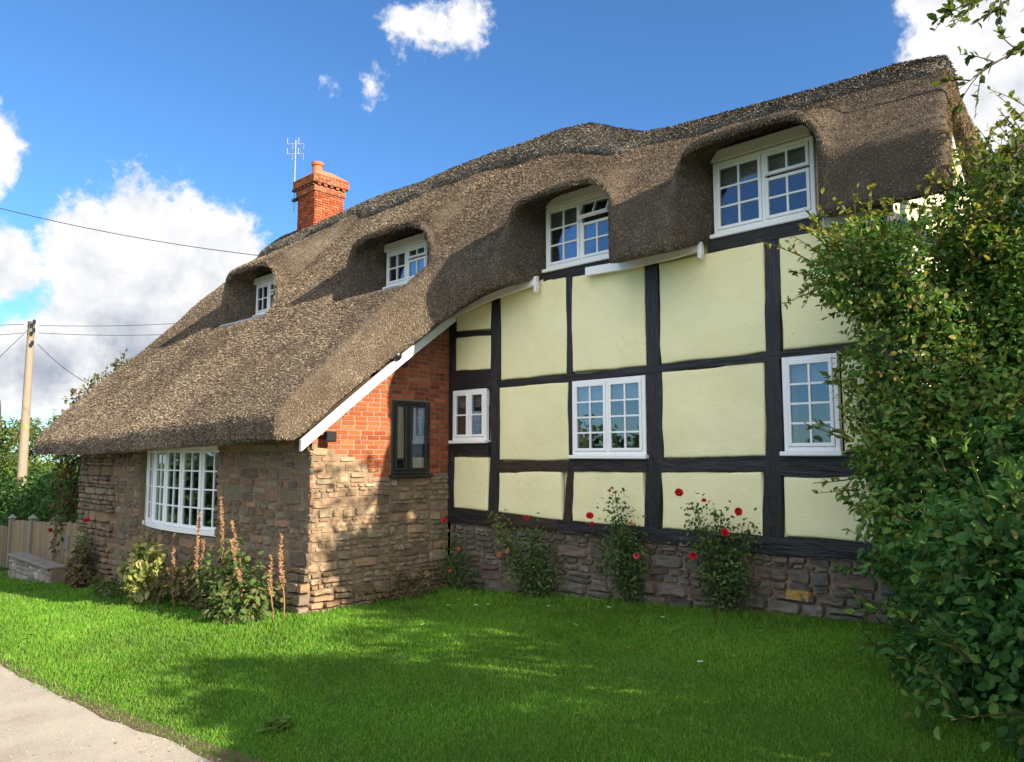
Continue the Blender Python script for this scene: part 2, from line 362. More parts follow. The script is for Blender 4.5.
def ev(u, xs, ys): return np.interp(u, xs, ys)
ZRX = [-10.2, -9.2, -5, -1.5, .1, .7, 1.2, 1.8, 2.3, 2.8, 4.2, 5.5, 6.3]
ZRY = [7.52, 7.60, 7.64, 7.58, 7.55, 7.46, 7.24, 7.0, 6.90, 6.86, 6.78, 6.70, 6.54]
DORM = [(-6.0, -4.95, 4.68, 5.36, 5.40, .85), (-1.63, -.57, 4.58, 5.22, 5.20, .85), (1.83, 2.97, 3.0, 5.12, 5.02, .42), (4.26, 5.38, 3.0, 5.06, 5.03, .34)]
def sminp(a, b, k):
    h = np.clip(.5 + .5*(b - a)/k, 0, 1); return b*(1-h) + a*h - k*h*(1-h)
def smaxp(a, b, k): return -sminp(-a, -b, k)
def surface_nets(f, org, h):
    nx, ny, nz = f.shape; s = f < 0
    act = np.zeros((nx-1, ny-1, nz-1), bool); first = s[:-1, :-1, :-1]
    corners = [(i, j, k) for i in (0, 1) for j in (0, 1) for k in (0, 1)]
    sl_ = lambda a, c: a[c[0]:nx-1+c[0], c[1]:ny-1+c[1], c[2]:nz-1+c[2]]
    for c in corners[1:]: act |= (sl_(s, c) != first)
    I = np.argwhere(act); n = len(I)
    val = np.stack([f[I[:, 0]+c[0], I[:, 1]+c[1], I[:, 2]+c[2]] for c in corners], 1)
    acc = np.zeros((n, 3)); cnt = np.zeros(n)
    cn = np.array(corners, float)
    for a in range(8):
        for b in range(a+1, 8):
            if np.abs(cn[a]-cn[b]).sum() != 1: continue
            m = (val[:, a] < 0) != (val[:, b] < 0)
            t = val[m, a]/(val[m, a] - val[m, b])
            acc[m] += cn[a] + t[:, None]*(cn[b]-cn[a]); cnt[m] += 1
    V = (I + acc/cnt[:, None])*h + np.asarray(org)
    idx = -np.ones(act.shape, np.int64); idx[act] = np.arange(n)
    F = []
    for ax in range(3):
        a = np.moveaxis(s, ax, 0); ix = np.moveaxis(idx, ax, 0)
        ch = a[:-1, 1:-1, 1:-1] != a[1:, 1:-1, 1:-1]
        E = np.argwhere(ch); i, j, k = E[:, 0], E[:, 1]+1, E[:, 2]+1
        q = np.stack([ix[i, j-1, k-1], ix[i, j, k-1], ix[i, j, k], ix[i, j-1, k]], 1)
        inside = a[i, j, k]
        flip = ~inside if ax != 1 else inside
        q[flip] = q[flip][:, ::-1]; F.append(q)
    F = np.concatenate(F); F = F[(F >= 0).all(1)]
    return V, F
def top_fields(u, v):
    zr = ev(u, ZRX, ZRY); zr = zr - .06
    m = (zr - 4.56)/3.05
    w = v + 2.5
    ww = np.where(w > 0, w, -w)
    rr = np.sqrt(ww*ww + .05) - .10
    zt = zr - rr*np.where(w > 0, m, 1.05)
    zt = zt + .024*np.minimum(u + 1, 0)*np.clip((v + 2.5)/5.3, 0, 1)
    zt = zt + .18*np.clip((v-1.6)/1.3, 0, 1)**2*(-.3)
    return zt, m
def make_thatch():
    h = .05
    x = np.arange(-10.4, 6.75, h, dtype=np.float32); v = np.arange(-5.7, 3.25, h, dtype=np.float32); z = np.arange(1.35, 8.0, h, dtype=np.float32)
    u2, v2 = np.meshgrid(x, v, indexing='ij')
    zt, m = top_fields(u2, v2)
    P2 = np.stack([u2, v2], -1)
    zt = zt + .035*snoise(P2, 1.5, 1, 2) + .012*snoise(P2, 7., 2, 2)
    cs = 1/np.sqrt(1 + m*m)
    # outline in plan
    nx = .05*snoise(P2, 2.5, 8, 2)
    d1 = v2 - .60; d2 = np.maximum(u2 - .17, v2 - 2.85)
    k = 1.1
    pl = sminp(d1, d2, k)
    pl = smaxp(smaxp(pl, u2 - (6.0 + .22*np.abs(v2 + 2.5)), .12), -9.82 - u2, .15)
    pl = smaxp(pl, -5.4 - v2, .1) + nx*.5
    T = .36
    Z = z[None, None, :]
    f_top = (Z - zt[..., None])*cs[..., None]
    sw = np.clip((u2 - .15)/1.3, 0, 1); sw = sw*sw*(3 - 2*sw)
    zb0 = np.maximum(4.12 - .79*v2, 2.08 + .026*np.minimum(u2, 0)); zb1 = np.where(v2 > 0, 4.20 - .33*v2, 4.20 - .70*v2)
    zb = zb0*(1 - sw) + zb1*sw; tl = np.clip((v2 - 1.2)/1.4, 0, 1)*(1 - sw); zb = np.minimum(zb, zt - (T*(1 - tl) + .13*tl)/cs)
    zb = np.where(v2 < -2.5, zt - T/cs, zb)
    f_bot = (zb[..., None] - Z)*.85
    f = smaxp(f_top, f_bot, .05)
    f = smaxp(f, pl[..., None].repeat(len(z), 2), .07)
    for (ul, ur, zs, zh, zc, fl) in DORM:
        uc = (ul+ur)/2; W = (ur-ul)/2 + .04 + fl*.55
        sh = .32 if zs > 4 else .06
        du = np.abs(u2 - uc - sh*np.clip(v2, 0, .62))
        th = zc + .09 + [.62, .58, .46, .40][DORM.index((ul, ur, zs, zh, zc, fl))]*(.6 - v2) - .85*(du/((ur-ul)/2 + .16 + fl*np.clip(v2 + .12, 0, .68)))**6.0
        th = th + .02*snoise(P2, 3., 12, 2)
        sel = (np.abs(x - uc) < 3.0)
        fh = (Z - th[sel][..., None])*.85
        fr = v2[sel] - (.62 - .10*np.clip(du[sel]/W, 0, 1.5)**2.2) + nx[sel]*.25
        fh = smaxp(fh, fr[..., None].repeat(len(z), 2), .03)
        low = 4.55 if zs > 4 else 4.3
        fh = smaxp(fh, (low - Z) - np.clip(-v2[sel], 0, 3)[..., None]*.6, .2)
        fh = smaxp(fh, (-2.3 - v2[sel])[..., None].repeat(len(z), 2), .1)
        f[sel] = sminp(f[sel], fh, .16)
        # the opening under the hood
        hw = (ur-ul)/2 + .02 + fl*np.clip(v2[sel], 0, .62)
        arch = zc + .36*(.6 - np.clip(v2[sel], 0, .9)) - .34*(du[sel]/(hw + .05))**5.5
        op = smaxp((du[sel] - hw)[..., None]*.9, (Z - arch[..., None])*.95, .10)
        op = np.maximum(op, (-.10 - v2[sel])[..., None])
        floor = zs - .03 - .40*np.clip(v2[sel], 0, .85) if zs > 4 else np.full_like(v2[sel], 3.0)
        op = np.maximum(op, floor[..., None] - Z)
        f[sel] = smaxp(f[sel], -op, .045)
    V, F = surface_nets(f, (x[0], v[0], z[0]), h)
    V[:, 1] *= -1                                     # v -> y
    F = F[:, ::-1]
    # normals and areas
    def face_stuff(F):
        a, b, c, d = (V[F[:, i]] for i in range(4))
        N = np.cross(c - a, d - b); A = .5*np.linalg.norm(N, axis=1)
        return N/(2*A[:, None] + 1e-12), A
    N, A = face_stuff(F)
    up = (N[:, 2] > 0) & (V[F[:, 0]][:, 2] > 5)
    if N[up][:, 2].size < len(F)*.1: F = F[:, ::-1]; N, A = face_stuff(F)
    # surface colour: weathered grey-brown with warmer and mossier patches
    def tone(P):
        a = snoise(P, 1.3, 31)[:, None]; b = snoise(P, 5., 33)[:, None]
        c = np.array([.21, .168, .125]) + a*np.array([.034, .024, .015]) + b*.02
        return np.clip(c, .02, 1)
    mb = MB(); mb.add(V, F, tone(V)*.5)
    # straw ends on everything that can face the lawn
    cen = V[F].mean(1)
    view = np.array(EYE) - cen; dist = np.linalg.norm(view, axis=1); fac = (N*view).sum(1)/dist
    w = A*np.clip(fac + .25, 0, .6)*(cen[:, 1] < 3.2)*np.clip((9/dist)**1.2, .25, 1.4)
    n = 1500000
    pick = rng.choice(len(F), n, p=w/w.sum())
    q = V[F[pick]]; a, b = rng.random((n, 1)), rng.random((n, 1))
    P = q[:, 0]*(1-a)*(1-b) + q[:, 1]*a*(1-b) + q[:, 2]*a*b + q[:, 3]*(1-a)*b
    nn = N[pick]
    dn = np.tile([0, 0, -1.], (n, 1)); dn += np.stack([np.zeros(n), -np.ones(n)*.3, np.zeros(n)], -1)
    t = dn - (dn*nn).sum(1, keepdims=True)*nn; t /= np.linalg.norm(t, axis=1, keepdims=True) + 1e-6
    d = t + nn*rng.uniform(.08, .70, (n, 1)) + rng.normal(0, .20, (n, 3))
    L = rng.uniform(.014, .032, n)*np.clip(dist[pick]/9, .8, 1.4); Wd = rng.uniform(.0032, .0064, n)*np.clip(dist[pick]/8, .9, 1.7)
    rot = frames(d, nn + rng.normal(0, .5, (n, 3)))
    base = np.array([(.285, .225, .163), (.40, .32, .226), (.50, .405, .29), (.060, .045, .035), (.18, .142, .11)])
    c = base[rng.choice(5, n, p=[.28, .27, .07, .22, .16])]*(1 + .3*snoise(P, 1.3, 31))[:, None]
    verge_sun = ((nn[:, 0] > .55) & (P[:, 0] > 5.7))[:, None]*.8  # sunlit orange painted into the straw facing right at the gable verge
    c = c*(1-verge_sun) + np.array([.40, .25, .11])*rng.uniform(.6, 1.2, (n, 1))*verge_sun
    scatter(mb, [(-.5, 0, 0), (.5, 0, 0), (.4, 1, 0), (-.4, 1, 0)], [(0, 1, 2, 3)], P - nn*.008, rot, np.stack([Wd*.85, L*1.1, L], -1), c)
    roof = mb.build('thatched_roof', M['thatch'], COT, False)
    sm = np.zeros(len(roof.data.polygons), bool); sm[:len(F)] = True
    roof.data.polygons.foreach_set('use_smooth', sm)
    # raised ridge capping
    vz = np.arange(-3.6, -1.3, h, dtype=np.float32); zz = np.arange(6.0, 8.0, h, dtype=np.float32)
    u2, v2 = np.meshgrid(x, vz, indexing='ij'); P2 = np.stack([u2, v2], -1)
    zt, m = top_fields(u2, v2); cs = 1/np.sqrt(1+m*m)
    zt = zt + .03*snoise(P2, 1.5, 1, 2)
    wdt = .72 + .07*np.sign(np.sin(u2*1.35 + .6))*np.clip(np.abs(np.sin(u2*1.35+.6))*5, 0, 1) + .04*snoise(P2[..., :1], 2.2, 5, 2)
    ft = (zz[None, None] - zt[..., None])*cs[..., None] - .10
    g = smaxp(ft, -ft - .16, .03)
    g = smaxp(g, (np.abs(v2 + 2.5) - wdt)[..., None].repeat(len(zz), 2), .11)
    g = smaxp(g, np.maximum(u2 - 6.04, -9.35 - u2)[..., None].repeat(len(zz), 2), .06)
    V, F = surface_nets(g, (x[0], vz[0], zz[0]), h); V[:, 1] *= -1; F = F[:, ::-1]
    N = np.cross(V[F[:, 2]]-V[F[:, 0]], V[F[:, 3]]-V[F[:, 1]]); A = .5*np.linalg.norm(N, axis=1); N /= 2*A[:, None] + 1e-9
    if (N[:, 2]*(V[F[:, 0]][:, 2] > zz.mean())).sum() < 0 and False: pass
    top = V[F].mean(1)[:, 2] > np.interp(V[F].mean(1)[:, 0], ZRX, ZRY) - .05
    if N[top][:, 2].mean() < 0: F = F[:, ::-1]; N = -N
    mb = MB(); mb.add(V, F, np.clip(np.array([.20, .175, .145]) + .03*snoise(V, 4., 3)[:, None], .02, 1)*.55)
    n = 130000; w = A*(N[:, 2] + .8).clip(.3, 1.2)*(V[F].mean(1)[:, 1] < 2.75)
    pick = rng.choice(len(F), n, p=w/w.sum()); q = V[F[pick]]; a, b = rng.random((n, 1)), rng.random((n, 1))
    P = q[:, 0]*(1-a)*(1-b) + q[:, 1]*a*(1-b) + q[:, 2]*a*b + q[:, 3]*(1-a)*b; nn = N[pick]
    dn = np.tile([0, -.5, -1.], (n, 1)); t = dn - (dn*nn).sum(1, keepdims=True)*nn
    d = t/(np.linalg.norm(t, axis=1, keepdims=True)+1e-6) + nn*rng.uniform(.1, .6, (n, 1)) + rng.normal(0, .22, (n, 3))
    base = np.array([(.18, .165, .145), (.26, .235, .20), (.36, .32, .25), (.08, .07, .06)])
    L = rng.uniform(.025, .055, n); Wd = rng.uniform(.006, .012, n)*1.2
    scatter(mb, [(-.5, 0, 0), (.5, 0, 0), (.4, 1, 0), (-.4, 1, 0)], [(0, 1, 2, 3)], P - nn*.006, frames(d, nn + rng.normal(0, .4, (n, 3))), np.stack([Wd, L, L], -1), base[rng.choice(4, n, p=[.4, .3, .1, .2])])
    mb.build('ridge_cap', M['thatch'], roof)
    return roof
ROOF = make_thatch()

# ---- masonry laid stone by stone ------------------------------------------------
def masonry(mb, place, s0, s1, tb, tt, style, seed, push=None, cols=None, HS=(.06, .08, .10, .13, .16, .2), rough=1.):
    """place(s,t,d)->xyz; rows of separate rounded stones between tb(s) and tt(s)"""
    r = random.Random(seed)
    brick = style == 'brick'
    lo = min(tb(s0), tb(s1), tb((s0+s1)/2)); hi = max(tt(s0), tt(s1), tt((s0+s1)/2))
    t = lo; row = 0
    G = [0, .07, .22, .40, .60, .78, .93, 1] if not brick else [0, .06, .94, 1]
    while t < hi:
        hh = .062 if brick else r.choice(HS)*r.uniform(.9, 1.1)
        s = s0 - (r.uniform(0, .25) if not brick else (.11 if row % 2 else 0) + .01)
        while s < s1:
            w = (.20 if r.random() < .85 else .098) if brick else hh*r.uniform(1.2, 3.6)
            w = max(w, .1)
            a, b = max(s, s0), min(s + w, s1)
            m = (a+b)/2
            if b - a > .035:
                t0 = max(t, tb(m)); t1 = min(t + hh, tt(m))
                if brick: t0 += .0
                if t1 - t0 > .03:
                    split = (not brick) and hh > .13 and r.random() < .35
                    for (p0, p1) in (((t0, t0+(t1-t0)*.5), (t0+(t1-t0)*.5, t1)) if split else ((t0, t1),)):
                        gap = .0045 if brick else r.uniform(.004, .011)
                        dep = r.uniform(.004, .010) if brick else r.uniform(.006, .028)
                        if push: dep += push(m, (p0+p1)/2)
                        A0, A1, B0, B1 = a+gap, b-gap, p0+gap, p1-gap
                        if A1-A0 < .02 or B1-B0 < .015: continue
                        ss = np.array([A0 + (A1-A0)*q for q in G]); ts = np.array([B0 + (B1-B0)*q for q in G])
                        SS, TT = np.meshgrid(ss, ts, indexing='ij'); g = len(G)
                        edge = np.ones((g, g)); edge[0] = edge[-1] = 0; edge[:, 0] = edge[:, -1] = 0
                        D = dep*edge + (1-edge)*(dep*.15 - .02)
                        if not brick:
                            Q = np.stack([SS + seed, TT], -1)
                            D = D + edge*rough*(.010*snoise(Q, 14., seed, 2) + .006*snoise(Q, 40., seed+7, 2))
                            rr = np.array([[r.uniform(-1, 1) for _ in range(8)] for _ in range(1)])[0]
                            cs_, ct_ = (SS-m)/(A1-A0)*2, (TT-(p0+p1)/2)/(B1-B0)*2
                            rd = 1 - .10*(np.abs(cs_)*np.abs(ct_))**2           # knocked-off corners
                            SS = m + (SS-m)*rd + .011*snoise(Q, 9., seed+1, 2)
                            TT = (p0+p1)/2 + (TT-(p0+p1)/2)*rd + .010*snoise(Q, 9., seed+2, 2) + .03*(B1-B0)*rr[0]*cs_
                        V = np.array([place(x_, y_, d_) for x_, y_, d_ in zip(SS.ravel(), TT.ravel(), D.ravel())])
                        ii = np.arange(g-1)[:, None]*g + np.arange(g-1)[None]
                        F = np.stack([ii, ii+g, ii+g+1, ii+1], -1).reshape(-1, 4)
                        c = np.array(r.choice(cols(m, (p0+p1)/2) if callable(cols) else cols))*r.uniform(.72, 1.22)
                        mb.add(V, F, np.clip(c*np.array([r.uniform(.95, 1.05), 1, r.uniform(.95, 1.05)]), 0, 1))
            s += w
        t += hh; row += 1
STONE = [(0.211, 0.144, 0.09), (0.233, 0.175, 0.114), (0.175, 0.132, 0.094), (0.247, 0.158, 0.098), (0.196, 0.167, 0.114), (0.16, 0.128, 0.094), (0.226, 0.147, 0.098)]
GREYST = [(0.132, 0.118, 0.097), (0.16, 0.141, 0.116), (0.109, 0.102, 0.09), (0.143, 0.109, 0.087), (0.177, 0.16, 0.13), (0.12, 0.112, 0.094), (0.155, 0.122, 0.101)]
BRK = [(0.314, 0.069, 0.024), (0.353, 0.082, 0.029), (0.267, 0.056, 0.021), (0.329, 0.087, 0.034), (0.235, 0.059, 0.027), (0.368, 0.102, 0.043)]
def side(fn_place, normal_flip=False): return fn_place
# wing front wall (faces the lane) : s along u, plane y=-2.28
def p_front(yf): return lambda s, t, d: (s, -yf - d, t)
def p_ret(xf): return lambda s, t, d: (xf + d, -s, t)       # return wall, s = v
wing = MB()
box(wing, -8.5, -5.52, -2.25, -1.85, -1.2, 2.18, (.3, .25, .2)); box(wing, -2.52, -.06, -2.262, -1.85, -.6, 2.22, (.3, .25, .2))
box(wing, -5.52, -2.52, -2.25, -1.85, -.9, .70, (.3, .25, .2)); 
WING = wing.build('stone_wall', M['mortar'], COT)
st = MB()
gb = lambda s: .07*s - .12
def wing_push(s, t):
    p = 0.
    if -6.6 < s < -5.45: p -= .0
    if t < .38 + .07*s: p += .05
    if s > -.45 and t < .55: p += .05
    if s < -6.7: p += .05
    return p
masonry(st, p_front(2.256), -8.5, -5.50, gb, lambda s: 2.16, 'stone', 3, wing_push, STONE)
masonry(st, p_front(2.264), -2.55, .03, gb, lambda s: 2.18, 'stone', 4, wing_push, STONE)
masonry(st, p_front(2.256), -5.50, -2.55, gb, lambda s: .69, 'stone', 5, wing_push, STONE)
st.build('stone_facing', M['stone'], WING)
# left end wall and rear walls (plain stone)
rear = MB()
box(rear, -8.5, -8.1, -1.85, 4.9, -1.3, 2.0); box(rear, -8.1, 5.6, 4.6, 4.9, -.8, 4.0)
g2 = [(-8.5, -1.85, 2.0), (-8.5, 4.9, 2.0), (-8.5, 4.9, 4.6), (-8.5, 2.5, 7.0), (-8.5, -1.85, 2.55)]
rear.add(g2 + [(x+.4, y, z) for x, y, z in g2], [(0, 1, 2, 3, 4), (9, 8, 7, 6, 5), (0, 5, 6, 1), (1, 6, 7, 2), (2, 7, 8, 3), (3, 8, 9, 4), (4, 9, 5, 0)])
rear.build('rear_wall', M['mortar'], COT)
# return wall: rubble below, brick above, with the dark window
def zbrick(v): 
    x = min(max((v - 1.0)/1.1, 0), 1); return 1.60 + .38*x*x*(3-2*x) + .03*math.sin(v*9)
def ztopret(v): return 3.92 - .79*v
ret = MB()
def wallpoly(mb, pts, y_to_x):
    pass
for (v0, v1, za, zb) in ((0.03, .40, None, None), (1.05, 2.268, None, None)):
    P = [(v0, -.3), (v1, -.3), (v1, ztopret(v1)), (v0, ztopret(v0))]
    a = [(-.02, -v, z) for v, z in P] + [(-.32, -v, z) for v, z in P]
    ret.add(a, [(0, 3, 2, 1), (4, 5, 6, 7), (0, 1, 5, 4), (1, 2, 6, 5), (2, 3, 7, 6), (3, 0, 4, 7)])
P = [(.40, -.3), (1.05, -.3), (1.05, 1.63), (.40, 1.63)]
ret.add([(-.02, -v, z) for v, z in P] + [(-.32, -v, z) for v, z in P], [(0, 3, 2, 1), (4, 5, 6, 7), (0, 1, 5, 4), (1, 2, 6, 5), (2, 3, 7, 6), (3, 0, 4, 7)])
P = [(.40, 2.64), (1.05, 2.64), (1.05, ztopret(1.05)), (.40, ztopret(.40))]
ret.add([(-.02, -v, z) for v, z in P] + [(-.32, -v, z) for v, z in P], [(0, 3, 2, 1), (4, 5, 6, 7), (0, 1, 5, 4), (1, 2, 6, 5), (2, 3, 7, 6), (3, 0, 4, 7)])
RET = ret.build('brick_and_stone_wall', M['mortar'], COT)
sb = MB()
def ret_push(s, t): return (.04 if t < .3 else 0) + (.03 if s > 1.9 and t < .5 else 0)
TAN = [(0.279, 0.193, 0.12), (0.31, 0.224, 0.144), (0.248, 0.17, 0.104), (0.318, 0.205, 0.127), (0.264, 0.209, 0.135), (0.217, 0.147, 0.095)]
masonry(sb, p_ret(-.02), .02, .385, lambda s: -.12, zbrick, 'stone', 11, ret_push, TAN, (.05, .07, .09, .12, .15))
masonry(sb, p_ret(-.02), 1.065, 2.29, lambda s: -.12, zbrick, 'stone', 12, ret_push, TAN, (.05, .07, .09, .12, .15))
masonry(sb, p_ret(-.02), .385, 1.065, lambda s: -.12, lambda s: 1.61, 'stone', 13, ret_push, TAN, (.05, .07, .09, .12))
sb.build('stone_facing', M['stone'], RET)
bb = MB()
def flipf(fn): return fn
masonry(bb, p_ret(-.02), .02, .395, lambda s: zbrick(s), lambda s: ztopret(s) - .02, 'brick', 21, None, BRK)
masonry(bb, p_ret(-.02), 1.055, 2.27, lambda s: zbrick(s), lambda s: ztopret(s) - .02, 'brick', 22, None, BRK)
masonry(bb, p_ret(-.02), .395, 1.055, lambda s: 2.66, lambda s: ztopret(s) - .02, 'brick', 23, None, BRK)
bb.build('brick_facing', M['brick'], RET)
# plinth under the timber frame
pw = MB(); box(pw, 0.0, 5.98, -.0, .35, -.5, .98); PL = pw.build('stone_plinth', M['mortar'], COT)
ps = MB(); masonry(ps, p_front(0.0), .03, 6.02, lambda s: .07*s - .12, lambda s: .97, 'stone', 31, lambda s, t: .02 + (.03 if t < .22 + .07*s else 0), GREYST, (.04, .055, .07, .09, .11, .14), 1.6)
# one ochre stone low in the plinth
q = MB(); masonry(ps, p_front(0.055), 4.92, 5.2, lambda s: .50, lambda s: .62, 'stone', 33, None, [(.42, .27, .07)])
ps.build('stone_facing', M['stone'], PL)

# ---- timber frame -----------------------------------------------------------
fr = MB()
WIN = dict(W0=(.09, .78, 2.10, 2.82), W1=(2.31, 3.37, 1.90, 2.81), W2=(4.98, 5.53, 1.93, 2.86))
def facade_box(mb, x0, x1, z0, z1): box(mb, x0, x1, .03, .30, z0, z1)
xs = [0, .09, .78, 2.31, 3.37, 4.98, 5.53, 5.95]
for a, b in zip(xs[:-1], xs[1:]):
    w = [q for q in WIN.values() if abs(q[0]-a) < .001]
    if w: facade_box(fr, a, b, .98, w[0][2]); facade_box(fr, a, b, w[0][3], 4.25)
    else: facade_box(fr, a, b, .98, 4.25)
INFILL = fr.build('infill_wall', M['plaster'], COT)
def panel(x0, x1, z0, z1, seed, slant=(0, 0, 0, 0)):
    """plaster panel, slightly pillowed, edges wavy where it meets the timbers; slant = z offsets lower-left, lower-right, upper-left, upper-right"""
    nx, nz = max(8, int((x1-x0)/.05)), max(8, int((z1-z0)/.05)); mb = MB()
    ed = lambda L, k: np.unique(np.concatenate([[0, .005/L, .014/L, 1-.014/L, 1-.005/L, 1], np.linspace(.03/L, 1-.03/L, k)]))
    ga, gb_ = ed(x1-x0, nx), ed(z1-z0, nz); nx, nz = len(ga), len(gb_)
    a, b = np.meshgrid(ga, gb_, indexing='ij')
    X = x0 + (x1-x0)*a; lo = z0 + slant[0]*(1-a) + slant[1]*a; hi = z1 + slant[2]*(1-a) + slant[3]*a
    Z = lo + (hi-lo)*b
    e = np.minimum(np.minimum(a*(x1-x0), (1-a)*(x1-x0)), np.minimum(b, 1-b)*(z1-z0))
    P = np.stack([X, Z], -1)
    Y = -.044 + .044*np.exp(-(e/.005)) + .007*snoise(P, 2.2, seed, 2) - .004*np.clip(e/.4, 0, 1)
    bx = np.exp(-e/.05)
    X = X + bx*.012*snoise(P, 6, seed+3, 2); Z = Z + bx*.014*snoise(P, 5, seed+4, 3)
    i = np.arange(nx-1)[:, None]*nz + np.arange(nz-1)[None]
    mb.add(np.stack([X, Y, Z], -1).reshape(-1, 3), np.stack([i, i+nz, i+nz+1, i+1], -1).reshape(-1, 4))
    return mb.build('plaster_panel', M['plaster'], COT, True)
PAN = [(.12, .86, 3.67, 3.97, (0, -.05, -.02, .06)), (.12, .86, 3.09, 3.59, (0, -.03, 0, -.03)), (.10, .80, 1.15, 1.88, (0, 0, 0, 0)),
       (1.04, 2.21, 2.91, 4.20, (0, 0, -.08, 0)), (2.29, 3.39, 2.91, 4.14, (0, 0, 0, -.02)), (3.57, 4.83, 2.91, 4.10, (0, .02, -.02, -.02)), (4.99, 5.80, 2.94, 4.12, (0, 0, 0, 0)), (5.56, 5.8, 1.94, 2.82, (0, 0, 0, 0)),
       (1.02, 2.23, 1.82, 2.81, (0, .02, 0, 0)), (3.58, 4.79, 1.87, 2.82, (-.01, .02, 0, .02)),
       (1.00, 2.12, 1.12, 1.67, (.02, -.03, 0, .03)), (2.27, 3.33, 1.09, 1.71, (0, -.01, 0, 0)), (3.55, 4.74, 1.09, 1.72, (0, 0, 0, .02)), (4.95, 5.80, 1.11, 1.69, (0, 0, 0, .02))]
for i, (a, b, c, d, s) in enumerate(PAN): panel(a, b, c, d, 40+i, s)
def beam(name, x0, z0, x1, z1, w0, w1, seed, mat='timber', front=-.038):
    n = max(5, int(math.hypot(x1-x0, z1-z0)/.07)); mb = MB()
    t = np.linspace(0, 1, n); d = np.array([x1-x0, z1-z0]); L = np.linalg.norm(d); d /= L; nrm = np.array([-d[1], d[0]])
    c = np.stack([x0 + (x1-x0)*t, z0 + (z1-z0)*t], -1)
    q = np.stack([t*L + seed*3.1, t*0 + seed], -1)
    c = c + nrm*(.014*snoise(q, 2.0, seed, 2))[:, None]
    w = (w0 + (w1-w0)*t)/2
    wa = w + .008*snoise(q, 7., seed+1, 3); wb = w + .008*snoise(q, 7., seed+2, 3)
    prof = [(-1, .03), (-1, -.86), (-.95, -1), (-.35, -1.03), (.3, -1.02), (.95, -1), (1, -.86), (1, .03)]
    V = []
    for j, (s, y) in enumerate(prof):
        off = np.where(s < 0, wb, wa)*s
        Y = np.full(n, .05) if y > 0 else front*abs(y) + .006*snoise(q + j*5.3, 6., seed+5, 2)
        V.append(np.stack([c[:, 0] + nrm[0]*off, Y, c[:, 1] + nrm[1]*off], -1))
    V = np.stack(V, 1); k = len(prof)
    i = np.arange(n-1)[:, None]*k + np.arange(k-1)[None]
    F = np.stack([i, i+1, i+k+1, i+k], -1).reshape(-1, 4)
    mb.add(V.reshape(-1, 3), F); mb.f.append(np.array([list(range(k))[::-1]])); mb.f.append(np.array([list(range((n-1)*k, n*k))]))
    return mb.build(name, M[mat], COT, False)
POST = [(.04, .97, .04, 4.0, .16, .16), (.90, 1.02, .97, 4.12, .19, .18), (2.25, 2.86, 2.245, 4.2, .075, .085), (2.27, 1.78, 2.27, 2.86, .08, .08), (2.17, 1.02, 2.27, 1.78, .13, .10),
        (3.42, 1.02, 3.47, 1.80, .20, .21), (3.475, 1.80, 3.48, 2.86, .215, .21), (3.48, 2.87, 3.475, 4.2, .18, .17), (4.83, 1.02, 4.86, 1.80, .20, .19), (4.865, 1.80, 4.89, 2.88, .18, .165), (4.89, 2.88, 4.92, 4.15, .155, .16), (5.87, 1.0, 5.87, 4.15, .16, .16)]
for i, p in enumerate(POST): beam('timber_post', *p, 60+i, 'brown_timber' if i == 4 else 'timber', -.040 - .0013*(i % 5))
RAIL = [(.98, 2.855, 5.85, 2.885, .085, .09, 'timber'), (.10, 3.64, .84, 3.58, .07, .06, 'timber'), (.10, 2.965, .84, 2.945, .28, .26, 'timber'), (.10, 1.985, .82, 1.985, .20, .20, 'timber'),
        (1.0, 1.735, 2.235, 1.78, .15, .13, 'brown_timber'), (2.32, 1.785, 3.38, 1.79, .15, .13, 'timber'), (3.56, 1.79, 4.78, 1.815, .15, .15, 'timber'), (4.94, 1.81, 5.85, 1.83, .23, .22, 'timber'),
        (0, 1.03, .85, 1.04, .20, .20, 'timber'), (.80, 1.055, 2.1, 1.02, .20, .13, 'brown_timber'), (2.05, 1.02, 4.8, 1.01, .15, .17, 'timber'), (4.75, 1.01, 5.96, 1.035, .17, .16, 'timber'),
        (1.83, 4.21, 3.02, 4.18, .14, .14, 'timber'), (4.20, 4.165, 5.50, 4.135, .17, .15, 'timber')]
for i, (a, b, c, d, e, f, m) in enumerate(RAIL): beam('timber_rail', a, b, c, d, e, f, 80+i, 'timber_rail' if m == 'timber' else m, -.047 - .0017*(i % 6))

